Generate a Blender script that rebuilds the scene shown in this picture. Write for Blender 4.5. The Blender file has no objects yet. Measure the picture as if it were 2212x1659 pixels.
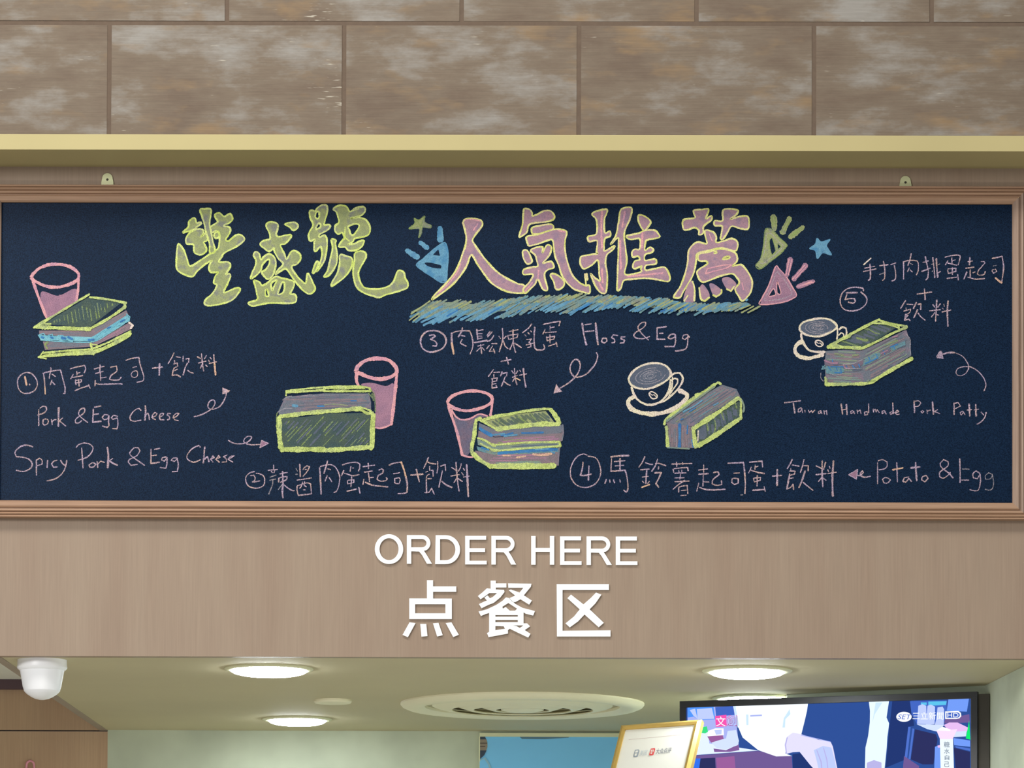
import bpy, bmesh, math, random
from mathutils import Vector, Matrix
from mathutils.geometry import tessellate_polygon
random.seed(7)
C = bpy.context.scene.collection
SC = bpy.context.scene

# ------------------------------------------------------------------ camera
F_PX, W, H = 7210.0, 2212.0, 1659.0
YAW, PIT, ROL, HZ = map(math.radians, (0.35802, 1.53573, 0.200596, 0)); HZ = 2209.457
CAM = Vector((0.1426, -7.93, 1.6))
FW = Vector((-math.sin(YAW)*math.cos(PIT), math.cos(YAW)*math.cos(PIT), math.sin(PIT)))
RT0 = Vector((math.cos(YAW), math.sin(YAW), 0)); UP0 = RT0.cross(FW)
RT = RT0*math.cos(ROL) + UP0*math.sin(ROL); UP = -RT0*math.sin(ROL) + UP0*math.cos(ROL)
PPY = HZ - F_PX*math.tan(PIT)
cd = bpy.data.cameras.new('camera'); cam = bpy.data.objects.new('camera', cd); C.objects.link(cam)
cd.sensor_width = 36.0; cd.lens = F_PX/W*36.0
cd.shift_y = (PPY - H/2)/W
cd.clip_end = 100
cam.matrix_world = Matrix(((RT.x, UP.x, -FW.x, CAM.x), (RT.y, UP.y, -FW.y, CAM.y), (RT.z, UP.z, -FW.z, CAM.z), (0, 0, 0, 1)))
SC.camera = cam
def ray(x, y): return FW + RT*((x-W/2)/F_PX) + UP*((PPY-y)/F_PX)
def on_y(x, y, y0):
    d = ray(x, y); return CAM + d*((y0-CAM.y)/d.y)
def on_z(x, y, z0):
    d = ray(x, y); return CAM + d*((z0-CAM.z)/d.z)
def on_plane(x, y, p, n):
    d = ray(x, y); return CAM + d*((p-CAM).dot(n)/d.dot(n))

# ------------------------------------------------------------------ light
SC.view_settings.view_transform = 'Standard'; SC.view_settings.look = 'None'
SC.view_settings.gamma = 1.0; SC.view_settings.use_curve_mapping = False
SC.view_settings.exposure = -0.12
wd = bpy.data.worlds.new('hall'); SC.world = wd; wd.use_nodes = True
wd.node_tree.nodes['Background'].inputs[0].default_value = (0.93, 0.96, 1.0, 1)
wd.node_tree.nodes['Background'].inputs[1].default_value = 0.335
def area(name, loc, target, sx, sy, power, col=(1, 1, 1)):
    l = bpy.data.lights.new(name, 'AREA'); l.shape = 'RECTANGLE'; l.size = sx; l.size_y = sy
    l.energy = power; l.color = col
    o = bpy.data.objects.new(name, l); C.objects.link(o); o.location = loc
    o.rotation_euler = (Vector(target)-Vector(loc)).to_track_quat('-Z', 'Y').to_euler()
    return o
area('hall_light_row', (-0.9, -2.7, 6.0), (0, 0, 2.9), 4.6, 0.45, 168, (1.0, 0.96, 0.90))
area('ledge_fill', (0.3, -4.2, 0.9), (0, 0, 3.4), 3.5, 0.5, 40, (1.0, 0.97, 0.92))  # added fill with no real source, aimed up to brighten the ledge underside
area('hall_light_far', (-4.1, -6.5, 4.4), (0, 0, 2.9), 3.0, 1.2, 240, (1.0, 0.98, 0.96))

# ------------------------------------------------------------------ materials
def lin(c):
    r = []
    for v in c:
        v = v/255.0
        r.append(v/12.92 if v <= 0.04045 else ((v+0.055)/1.055)**2.4)
    return (r[0], r[1], r[2], 1.0)
def newmat(name):
    m = bpy.data.materials.new(name); m.use_nodes = True
    nt = m.node_tree; b = nt.nodes['Principled BSDF']
    return m, nt, b
def N(nt, t, **k):
    n = nt.nodes.new(t)
    for a, v in k.items(): setattr(n, a, v)
    return n
def noise(nt, vec, scale, detail=2, rough=0.5, sc=(1, 1, 1)):
    mp = N(nt, 'ShaderNodeMapping'); mp.inputs['Scale'].default_value = sc
    nt.links.new(vec, mp.inputs['Vector'])
    n = N(nt, 'ShaderNodeTexNoise'); n.inputs['Scale'].default_value = scale
    n.inputs['Detail'].default_value = detail; n.inputs['Roughness'].default_value = rough
    nt.links.new(mp.outputs[0], n.inputs['Vector'])
    return n.outputs['Fac']
def ramp(nt, fac, stops):
    r = N(nt, 'ShaderNodeValToRGB'); e = r.color_ramp.elements
    while len(e) < len(stops): e.new(0.5)
    for i, (p, c) in enumerate(stops):
        e[i].position = p; e[i].color = c if len(c) == 4 else (*c, 1)
    nt.links.new(fac, r.inputs[0]); return r.outputs[0]
def mix(nt, fac, a, b, mode='MIX'):
    n = N(nt, 'ShaderNodeMix', data_type='RGBA', blend_type=mode)
    for s, v in ((0, fac), (6, a), (7, b)):
        if hasattr(v, 'is_linked'): nt.links.new(v, n.inputs[s])
        else: n.inputs[s].default_value = v
    return n.outputs[2]
def plain(name, col, rough=0.6, metal=0.0, spec=0.4, var=0.0, vs=8, sc=(1, 1, 1)):
    m, nt, b = newmat(name)
    b.inputs['Roughness'].default_value = rough; b.inputs['Metallic'].default_value = metal
    b.inputs['Specular IOR Level'].default_value = spec
    c = lin(col)
    tc = N(nt, 'ShaderNodeTexCoord').outputs['Object']
    v = max(var, 0.02)
    lo = tuple(x*(1-v) for x in c[:3]) + (1,); hi = tuple(min(1, x*(1+v)) for x in c[:3]) + (1,)
    nt.links.new(ramp(nt, noise(nt, tc, vs, 3, 0.55, sc), [(0.3, lo), (0.7, hi)]), b.inputs['Base Color'])
    return m
def emit(name, col, strength):
    m = bpy.data.materials.new(name); m.use_nodes = True; nt = m.node_tree
    nt.nodes.clear(); e = N(nt, 'ShaderNodeEmission'); o = N(nt, 'ShaderNodeOutputMaterial')
    e.inputs[0].default_value = lin(col); e.inputs[1].default_value = strength
    nt.links.new(e.outputs[0], o.inputs[0]); return m

def mat_tile():
    m, nt, b = newmat('grey_brown_tile')
    tc = N(nt, 'ShaderNodeTexCoord').outputs['Object']
    oi = N(nt, 'ShaderNodeObjectInfo').outputs['Random']
    mul = N(nt, 'ShaderNodeMath', operation='MULTIPLY'); mul.inputs[1].default_value = 37.0
    nt.links.new(oi, mul.inputs[0])
    add = N(nt, 'ShaderNodeVectorMath', operation='ADD')
    cx = N(nt, 'ShaderNodeCombineXYZ'); nt.links.new(mul.outputs[0], cx.inputs[0]); nt.links.new(mul.outputs[0], cx.inputs[2])
    nt.links.new(tc, add.inputs[0]); nt.links.new(cx.outputs[0], add.inputs[1]); v = add.outputs[0]
    base = ramp(nt, noise(nt, v, 3.4, 6, 0.62, (1.0, 1, 2.6)), [(0.36, lin((102, 87, 73))), (0.5, lin((113, 100, 85))), (0.64, lin((139, 135, 128)))])
    warm = ramp(nt, noise(nt, v, 4.1, 4, 0.6, (1.1, 1, 3.0)), [(0.55, (0, 0, 0)), (0.72, (1, 1, 1))])
    b2 = mix(nt, warm, base, lin((132, 109, 80)))
    st = ramp(nt, noise(nt, v, 9, 5, 0.7, (1, 1, 34)), [(0.3, (.86, .86, .86)), (0.7, (1.10, 1.10, 1.10))])
    b3 = mix(nt, 1.0, b2, st, 'MULTIPLY')
    sc1 = noise(nt, v, 26, 2, 0.5, (1, 1, 9)); sc2 = noise(nt, v, 5, 2, 0.5, (1, 1, 1.5))
    mm = N(nt, 'ShaderNodeMath', operation='MULTIPLY'); nt.links.new(sc1, mm.inputs[0]); nt.links.new(sc2, mm.inputs[1])
    flecks = ramp(nt, mm.outputs[0], [(0.41, (0, 0, 0)), (0.47, (.8, .8, .8))])
    b4 = mix(nt, flecks, b3, lin((182, 176, 160)))
    nt.links.new(b4, b.inputs['Base Color'])
    b.inputs['Roughness'].default_value = 0.62; b.inputs['Specular IOR Level'].default_value = 0.3
    bp = N(nt, 'ShaderNodeBump'); bp.inputs['Strength'].default_value = 0.15; bp.inputs['Distance'].default_value = 0.002
    nt.links.new(noise(nt, v, 9, 5, 0.7, (1, 1, 34)), bp.inputs['Height']); nt.links.new(bp.outputs[0], b.inputs['Normal'])
    return m
def mat_veneer(name, col, along, amt=0.10, fine=260):
    m, nt, b = newmat(name); tc = N(nt, 'ShaderNodeTexCoord').outputs['Object']
    s = {'z': (1, 1, 0.025), 'x': (0.025, 1, 1)}[along]
    c = lin(col)
    lo = tuple(x*(1-amt) for x in c[:3]) + (1,); hi = tuple(min(1, x*(1+amt)) for x in c[:3]) + (1,)
    a = ramp(nt, noise(nt, tc, fine, 4, 0.6, s), [(0.3, lo), (0.7, hi)])
    s2 = {'z': (1, 1, 0.12), 'x': (0.12, 1, 1)}[along]
    b_ = ramp(nt, noise(nt, tc, 9, 4, 0.55, s2), [(0.3, (0.93, 0.90, 0.87)), (0.7, (1.05, 1.07, 1.05))])
    nt.links.new(mix(nt, 1.0, a, b_, 'MULTIPLY'), b.inputs['Base Color'])
    b.inputs['Roughness'].default_value = 0.5; b.inputs['Specular IOR Level'].default_value = 0.35
    return m
def mat_board():
    m, nt, b = newmat('navy_chalkboard'); tc = N(nt, 'ShaderNodeTexCoord').outputs['Object']
    a = ramp(nt, noise(nt, tc, 420, 2, 0.6), [(0.32, lin((0, 14, 33))), (0.68, lin((19, 41, 68)))])
    d = ramp(nt, noise(nt, tc, 2.2, 4, 0.6), [(0.3, (0.85, 0.9, 0.9)), (0.7, (1.15, 1.12, 1.1))])
    nt.links.new(mix(nt, 1.0, a, d, 'MULTIPLY'), b.inputs['Base Color'])
    b.inputs['Roughness'].default_value = 0.42; b.inputs['Specular IOR Level'].default_value = 0.11
    return m
CH = {}
def chalk(key, cols, lo=0.36, hi=0.56, amin=0.35, amax=1.0, grain=520):
    """powdery chalk: grains of pigment with gaps through which the board shows"""
    m = bpy.data.materials.new('chalk_'+key); m.use_nodes = True; nt = m.node_tree; nt.nodes.clear()
    tc = N(nt, 'ShaderNodeTexCoord').outputs['Object']
    out = N(nt, 'ShaderNodeOutputMaterial'); ms = N(nt, 'ShaderNodeMixShader')
    tr = N(nt, 'ShaderNodeBsdfTransparent'); df = N(nt, 'ShaderNodeBsdfDiffuse')
    al = ramp(nt, noise(nt, tc, grain, 2, 0.7), [(lo, (amin,)*3), (hi, (amax,)*3)])
    k = len(cols)
    st = [(0.36+0.28*i/max(1, k-1), lin(c)) for i, c in enumerate(cols)]
    nt.links.new(ramp(nt, noise(nt, tc, 38, 3, 0.6), st) if k > 1 else ramp(nt, noise(nt, tc, 38, 3, 0.6), [(0.3, lin(cols[0])), (0.7, tuple(x*1.12 for x in lin(cols[0])[:3])+(1,))]), df.inputs[0])
    nt.links.new(al, ms.inputs[0]); nt.links.new(tr.outputs[0], ms.inputs[1]); nt.links.new(df.outputs[0], ms.inputs[2])
    nt.links.new(ms.outputs[0], out.inputs[0]); CH[key] = m
chalk('pink', [(200, 178, 202), (206, 180, 194), (214, 182, 176)], 0.38, 0.62, 0.16, 0.95)
chalk('faint', [(180, 178, 190), (194, 180, 184)], 0.38, 0.64, 0.05, 0.75)
chalk('cream', [(226, 210, 200), (232, 222, 190)])
chalk('yellow', [(198, 214, 112), (214, 228, 134), (200, 208, 142)], amin=0.45)
chalk('edge', [(205, 206, 120), (226, 226, 150), (214, 200, 150)], amin=0.55)
chalk('olive', [(144, 153, 112), (156, 164, 114), (132, 136, 126)], 0.3, 0.6, 0.6, 1.0)
chalk('mauve', [(154, 128, 144), (170, 136, 148), (146, 124, 144)], 0.3, 0.6, 0.7, 1.0)
chalk('rose', [(206, 150, 166), (222, 164, 166), (196, 148, 166)], amin=0.5)
chalk('rosefill', [(156, 122, 144), (170, 130, 150)], 0.3, 0.62, 0.5, 0.95)
chalk('greyrose', [(130, 112, 128), (112, 110, 132)], 0.3, 0.62, 0.4, 0.9)
chalk('blue', [(80, 132, 168), (104, 152, 178), (88, 134, 166)], 0.3, 0.56, 0.6, 1.0)
chalk('deepblue', [(58, 104, 160), (70, 130, 180)], 0.3, 0.56, 0.6, 1.0)
chalk('teal', [(112, 144, 144), (96, 136, 152), (128, 142, 130)], 0.3, 0.56, 0.5, 1.0)
chalk('sage', [(134, 148, 126), (120, 140, 138)], 0.3, 0.56, 0.5, 1.0)
chalk('smoke', [(122, 124, 134), (112, 120, 132), (134, 122, 136)], 0.3, 0.6, 0.55, 0.95)
chalk('taupe', [(142, 124, 132), (128, 118, 124)], 0.3, 0.6, 0.55, 0.95)
chalk('bread', [(96, 112, 98), (84, 104, 104)], 0.3, 0.64, 0.3, 0.8)
chalk('leaf', [(156, 178, 100), (136, 152, 120)], 0.36, 0.6, 0.1, 0.8)
chalk('mist', [(104, 112, 128), (96, 106, 124)], 0.3, 0.62, 0.45, 0.85)
chalk('cyan', [(104, 168, 188), (130, 190, 202)], 0.3, 0.56, 0.5, 1.0)
chalk('lime', [(178, 194, 114), (202, 217, 132), (168, 182, 126)], 0.34, 0.58, 0.4, 1.0)
chalk('peach', [(208, 168, 150), (216, 180, 150)], amin=0.4)

M = {
 'tile': mat_tile(), 'grout': plain('brown_grout', (98, 83, 70), 0.9, var=0.08, vs=60),
 'cream': plain('cream_paint', (176, 164, 116), 0.55, var=0.04, vs=3),
 'veneer': mat_veneer('beige_veneer', (152, 133, 116), 'z', 0.07),
 'rail_h': mat_veneer('oak_rail_h', (160, 128, 104), 'x', 0.16, 300), 'rail_v': mat_veneer('oak_rail_v', (150, 127, 112), 'z', 0.16, 300),
 'board': mat_board(), 'steel': plain('zinc_plate', (205, 208, 165), 0.4, 0.2, 0.5), 'screw': plain('dark_screw', (70, 66, 60), 0.4, 0.6),
 'white': plain('white_acrylic', (250, 252, 252), 0.4, spec=0.5), 'whitep': plain('white_plastic', (248, 250, 252), 0.35, spec=0.5),
 'ceil': plain('khaki_ceiling', (196, 187, 152), 0.75, var=0.06, vs=1.5), 'plaster': plain('mottled_plaster', (192, 201, 178), 0.85, var=0.12, vs=5),
 'wood': mat_veneer('brown_wood_wall', (190, 160, 130), 'z', 0.06), 'darktrim': plain('dark_trim', (92, 72, 78), 0.6),
 'edge': plain('taupe_edge', (160, 146, 130), 0.7), 'whitec': plain('white_ceiling', (238, 242, 232), 0.8),
 'vent': plain('cream_vent_plastic', (240, 236, 204), 0.5), 'ventdark': plain('vent_slot', (188, 182, 150), 0.8),
 'gold': plain('gold_frame', (204, 172, 96), 0.32, 0.55, 0.5, 0.1, 20), 'paper': plain('white_paper', (226, 226, 216), 0.8),
 'tvblack': plain('black_tv_plastic', (46, 48, 54), 0.35, spec=0.5), 'tvside': plain('dark_bracket', (62, 58, 50), 0.6, var=0.3, vs=6),
 'sky': plain('light_blue_poster', (128, 206, 255), 0.6), 'posterframe': plain('white_poster_frame', (226, 228, 190), 0.6),
 'floor': plain('grey_floor', (204, 200, 192), 0.5, var=0.08), 'pinkp': plain('pink_plastic', (236, 160, 176), 0.4),
 'counter': plain('counter_laminate', (150, 128, 106), 0.5, var=0.08),
 'lamp': emit('lamp_lens', (246, 252, 255), 64.0), 'ringw': plain('lamp_trim', (224, 224, 186), 0.5),
}

# ------------------------------------------------------------------ builders
def obj(name, vs, fs, mats, parent=None, fm=None, smooth=False):
    off = Vector((0, 0, 0)); p_ = parent
    while p_: off = off + p_.location; p_ = p_.parent
    me = bpy.data.meshes.new(name); me.from_pydata([tuple(Vector(v)-off) for v in vs], [], fs)
    if not isinstance(mats, (list, tuple)): mats = [mats]
    for m in mats: me.materials.append(m)
    if fm: me.polygons.foreach_set('material_index', fm)
    if smooth: me.polygons.foreach_set('use_smooth', [True]*len(fs))
    me.update(); o = bpy.data.objects.new(name, me); C.objects.link(o)
    if parent: o.parent = parent
    return o
def empty(name, loc, label, cat, group=None):
    o = bpy.data.objects.new(name, None); C.objects.link(o); o.location = loc; o.empty_display_size = 0.05
    o.matrix_world = Matrix.Translation(loc)
    return tag(o, label, cat, group)
def tag(o, label, cat=None, group=None):
    o['label'] = label
    if cat: o['category'] = cat
    if group: o['group'] = group
    return o
def struct(o): o['kind'] = 'structure'; return o
def recenter(o):
    """move the origin of a loose mesh thing to the centre of its base"""
    me = o.data; xs = [v.co for v in me.vertices]
    c = Vector(((min(v.x for v in xs)+max(v.x for v in xs))/2, (min(v.y for v in xs)+max(v.y for v in xs))/2, min(v.z for v in xs)))
    me.transform(Matrix.Translation(-c)); o.matrix_world = Matrix.Translation(c); return o
BF = [(0, 3, 2, 1), (4, 5, 6, 7), (0, 1, 5, 4), (1, 2, 6, 5), (2, 3, 7, 6), (3, 0, 4, 7)]
def bxv(x0, x1, y0, y1, z0, z1):
    return [Vector(p) for p in ((x0, y0, z0), (x1, y0, z0), (x1, y1, z0), (x0, y1, z0), (x0, y0, z1), (x1, y0, z1), (x1, y1, z1), (x0, y1, z1))]
def box(name, x0, x1, y0, y1, z0, z1, m, parent=None, bev=0.0):
    o = obj(name, bxv(x0, x1, y0, y1, z0, z1), BF, m, parent)
    if bev: bevel(o, bev)
    return o
def bevel(o, w, seg=2):
    bm = bmesh.new(); bm.from_mesh(o.data)
    bmesh.ops.bevel(bm, geom=bm.edges[:], offset=w, segments=seg, affect='EDGES', profile=0.7)
    bm.to_mesh(o.data); bm.free()
def prism(name, poly, axis_vec, m, parent=None, holes=()):
    """extrude a planar polygon (with holes) of 3D points along axis_vec"""
    loops = [list(poly)] + [list(h) for h in holes]
    flat = [p for l in loops for p in l]; n = len(flat)
    tri = [tuple(t) for t in tessellate_polygon([[Vector(p) for p in l] for l in loops])]
    nrm = Vector((0, 0, 0))
    a, b_, c = (Vector(flat[i]) for i in tri[0])
    fs = []
    for t in tri:
        p0, p1, p2 = (Vector(flat[i]) for i in t)
        if (p1-p0).cross(p2-p0).dot(axis_vec) > 0: t = (t[0], t[2], t[1])
        fs.append(t); fs.append((t[0]+n, t[2]+n, t[1]+n))
    k = 0
    for l in loops:
        for i in range(len(l)):
            j = (i+1) % len(l); fs.append((k+i, k+j, k+j+n, k+i+n))
        k += len(l)
    vs = [Vector(p) for p in flat] + [Vector(p)+axis_vec for p in flat]
    o = obj(name, vs, fs, m, parent)
    bm = bmesh.new(); bm.from_mesh(o.data); bmesh.ops.recalc_face_normals(bm, faces=bm.faces[:]); bm.to_mesh(o.data); bm.free()
    return o
def lathe(name, c, prof, m, parent=None, n=64, fm=None, smooth=True):
    vs, fs, mi = [], [], []
    for r, z in prof:
        for i in range(n):
            a = 2*math.pi*i/n; vs.append(Vector((c[0]+r*math.cos(a), c[1]+r*math.sin(a), c[2]+z)))
    for k in range(len(prof)-1):
        for i in range(n):
            j = (i+1) % n; fs.append((k*n+i, k*n+j, (k+1)*n+j, (k+1)*n+i)); mi.append(fm[k] if fm else 0)
    o = obj(name, vs, fs, m, parent, mi, False)
    bm = bmesh.new(); bm.from_mesh(o.data); bmesh.ops.remove_doubles(bm, verts=bm.verts, dist=1e-6); bmesh.ops.recalc_face_normals(bm, faces=bm.faces[:]); bm.to_mesh(o.data); bm.free()
    if smooth:
        o.data.polygons.foreach_set('use_smooth', [True]*len(o.data.polygons))
        o.data.set_sharp_from_angle(angle=math.radians(35))
    return o

# ------------------------------------------------------------------ structure
ZC, ZL = 2.4702, 3.6445           # soffit height, underside of the cream ledge
# tiled upper wall
wu = struct(box('wall_upper', -2.6, 2.8, -0.1501, 0.25, 3.68, 4.62, M['grout']))
xs = [on_y(236+507*k, 200, -0.15).x for k in (0, 1)]; per = xs[1]-xs[0]; jz = on_y(1106, 51, -0.15).z; th = 0.282
tm = None; jw = 0.0102
for r in range(-1, 3):
    z0 = jz + r*th + jw/2; z1 = jz + (r+1)*th - jw/2
    if r == -1: z0 = 3.682
    if z1 > 4.62: continue
    shift = 0 if r % 2 else -per/2
    for k in range(-4, 6):
        x0 = xs[0] + k*per + shift + jw/2; x1 = x0 + per - jw
        if x0 < -2.6 or x1 > 2.8: continue
        d = random.uniform(-0.0004, 0.0004)
        o = box('tile', x0, x1, -0.1512+d, -0.1500, z0, z1, M['tile'], wu, 0.0006)
        c = Vector(((x0+x1)/2, -0.15, (z0+z1)/2)); o.data.transform(Matrix.Translation(-c)); o.location = c
# cream ledge, veneer fascia
struct(box('trim_1', -2.6, 2.8, -0.157, 0.03, ZL, 3.6815, M['cream'], bev=0.0015))
struct(box('wall_front', -2.6, 2.8, 0.0, 0.03, ZC, ZL, M['veneer']))
# recess
PL = on_z(232, 1577, ZC); YB = PL.y; XL = PL.x
struct(box('ceiling', XL, 2.8, 0.03, YB, ZC, ZC+0.03, M['ceil']))
struct(box('trim_2', XL-0.022, XL, 0.03, YB, ZC-0.002, ZC+0.05, M['edge']))
zt = on_y(100, 1490, YB).z; zj = on_y(100, 1578.5, YB).z; zw = on_y(100, 1469, YB).z
struct(box('wall_left', -2.6, XL+0.001, YB, YB+0.05, zj+0.002, zt, M['wood']))
wl2 = struct(box('wall_left_lower', -2.6, XL+0.001, YB, YB+0.05, 0.0, zj-0.002, M['wood']))
struct(box('trim_3', -2.6, XL+0.001, YB-0.02, YB+0.05, zt, zw, M['darktrim']))
struct(box('ceiling_left', -2.6, XL-0.022, 0.03, YB+0.05, zw, zw+0.03, M['whitec']))
struct(box('wall_back', XL+0.001, 2.8, YB, YB+0.05, 0.0, ZC+0.03, M['plaster']))
A_ = on_z(1700, 1500, ZC); B_ = on_z(2128, 1480.5, ZC); C_ = on_z(2212, 1438.5, ZC)
dC = (C_-B_); C2 = B_ + dC*((0.031-B_.y)/dC.y)
wr = [A_, B_, C2, Vector((2.8, 0.031, ZC)), Vector((2.8, YB-0.001, ZC)), Vector((A_.x+0.0, YB-0.001, ZC))]
struct(prism('wall_right', [Vector((p.x, p.y, 0)) for p in wr], Vector((0, 0, ZC-0.0005)), M['plaster']))
print('A,B,C', A_, B_, C2, 'YB', YB, 'XL', XL)
struct(box('floor', -4.5, 4.5, -8.6, YB+0.05, -0.05, 0.0, M['floor']))
struct(box('trim_4', -2.6, -1.9, 0.0, 0.3, 0.0, ZC, M['wood']))   # piers that carry the fascia
struct(box('trim_5', 2.1, 2.8, -0.0, 0.03, 0.0, ZC, M['wood']))
# ------------------------------------------------------------------ chalkboard
BX0, BX1, BZ0, BZ1 = -1.1325, 1.2797, 2.8399, 3.5552
FWID = 0.0405
cb = empty('chalkboard', Vector(((BX0+BX1)/2, -0.001, BZ0-FWID)), 'long navy chalkboard menu in brown wooden frame above the order sign', 'chalkboard')
box('board_surface', BX0-0.01, BX1+0.01, -0.010, -0.002, BZ0-0.01, BZ1+0.01, M['board'], cb)
PR = [(0, .009), (0, .018), (.003, .0215), (.013, .0235), (.016, .022), (.017, .0185), (.019, .0185), (.0205, .0245), (.0245, .0258), (.0265, .0235), (.0275, .0205), (.029, .0235), (.032, .0262), (.0345, .024), (.0352, .0215), (.0368, .0245), (.0395, .0262), (FWID, .024), (FWID, .001)]
def rail(side):
    vs = []
    for e in (0, 1):
        for t, h in PR:
            if side == 'top': p = ((BX0-t, BX1+t)[e], -h, BZ1+t)
            if side == 'bottom': p = ((BX1+t, BX0-t)[e], -h, BZ0-t)
            if side == 'right': p = (BX1+t, -h, (BZ1+t, BZ0-t)[e])
            if side == 'left': p = (BX0-t, -h, (BZ0-t, BZ1+t)[e])
            vs.append(p)
    n = len(PR)
    fs = [(i, i+1, i+1+n, i+n) for i in range(n-1)] + [tuple(range(n)), tuple(range(2*n-1, n-1, -1))]
    o = obj('frame_rail', vs, fs, M['rail_h'] if side in ('top', 'bottom') else M['rail_v'], cb)
    bm = bmesh.new(); bm.from_mesh(o.data); bmesh.ops.recalc_face_normals(bm, faces=bm.faces[:]); bm.to_mesh(o.data); bm.free()
for s in ('top', 'right', 'bottom', 'left'): rail(s)
for px, top, col in ((232, 374, 'steel'), (1956, 380, 'steel')):
    c = on_y(px, top, -0.004); w = 0.0145
    poly = [Vector((c.x-w, -0.002, c.z-0.045)), Vector((c.x-w, -0.002, c.z-0.022))]
    for i in range(13):
        a = math.pi - math.pi*i/12; poly.append(Vector((c.x+w*0.86*math.cos(a), -0.002, c.z-0.0125+0.0125*math.sin(a))))
    poly += [Vector((c.x+w, -0.002, c.z-0.022)), Vector((c.x+w, -0.002, c.z-0.045))]
    hole = [Vector((c.x+0.003*math.cos(t*math.pi/5), -0.002, c.z-0.0155+0.003*math.sin(t*math.pi/5))) for t in range(10)]
    hb = prism('hanging_bracket', poly, Vector((0, -0.002, 0)), M[col], cb, [hole])
    vs = [Vector((c.x+r*math.cos(t*math.pi/5), y, c.z-0.0155+r*math.sin(t*math.pi/5))) for r, y in ((0.0028, -0.001), (0.0028, -0.0045), (0.0012, -0.0055)) for t in range(10)]
    fs = [(k*10+i, k*10+(i+1) % 10, (k+1)*10+(i+1) % 10, (k+1)*10+i) for k in (0, 1) for i in range(10)] + [tuple(range(20, 30))]
    o = obj('screw', vs, fs, M['screw']); o.data.transform(Matrix.Translation(-cb.location)); o.parent = hb

# ------------------------------------------------------------------ chalk drawing tools
YBD = -0.0102
CROP = {'A': (360, 430, 6.637), 'B': (640, 430, 6.637), 'C': (870, 430, 6.637), 'D': (1100, 430, 6.637), 'E': (1380, 430, 6.637), 'F': (1600, 430, 6.637),
 'G': (0, 540, 6.381), 'H': (0, 750, 8.508), 'I': (250, 750, 8.508), 'J': (0, 930, 7.628), 'K': (260, 900, 6.506), 'L': (520, 980, 8.508), 'M': (770, 970, 8.508),
 'N': (570, 750, 6.9125), 'O': (940, 820, 7.373), 'P': (890, 680, 6.506), 'Q': (1180, 680, 6.703), 'R': (1340, 770, 7.373), 'S': (1220, 970, 7.373), 'T': (1500, 970, 6.506),
 'U': (1820, 970, 6.144), 'V': (1700, 670, 7.373), 'W': (1800, 530, 9.218), 'X': (1990, 530, 9.219), 'Y': (1680, 850, 4.608), 'Z': (2000, 740, 10.434),
 'a': (870, 620, 5.53), 'b': (1240, 620, 5.267), '-': (0, 0, 1.0)}
PXM = (7.93-0.01)/F_PX          # metres per photo pixel on the board
def parse(s): return [tuple(map(float, p.split(','))) for p in s.split()]
def topx(crop, pts):
    x0, y0, s = CROP[crop]; return [(x0+x/s, y0+y/s) for x, y in pts]
def cr(pts, closed=False, step=2.2):
    n = len(pts)
    if n < 3 and not closed:
        segs = [(pts[0], pts[0], pts[1], pts[1])] if n == 2 else []
    else:
        g = (lambda i: pts[i % n]) if closed else (lambda i: pts[max(0, min(n-1, i))])
        segs = [(g(i-1), g(i), g(i+1), g(i+2)) for i in range(n if closed else n-1)]
    out = []
    for p0, p1, p2, p3 in segs:
        L = math.dist(p1, p2); k = max(1, int(L/step))
        for j in range(k):
            t = j/k
            out.append(tuple(0.5*((2*p1[q]) + (-p0[q]+p2[q])*t + (2*p0[q]-5*p1[q]+4*p2[q]-p3[q])*t*t + (-p0[q]+3*p1[q]-3*p2[q]+p3[q])*t**3) for q in (0, 1)))
    if not closed: out.append(pts[-1])
    return out
def split_corners(pts, lim=58):
    runs, cur = [], [pts[0]]
    for i in range(1, len(pts)-1):
        cur.append(pts[i])
        a = math.atan2(pts[i][1]-pts[i-1][1], pts[i][0]-pts[i-1][0]); b = math.atan2(pts[i+1][1]-pts[i][1], pts[i+1][0]-pts[i][0])
        d = abs((b-a+math.pi) % (2*math.pi)-math.pi)
        if math.degrees(d) > lim: runs.append(cur); cur = [pts[i]]
    cur.append(pts[-1]); runs.append(cur); return runs
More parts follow.
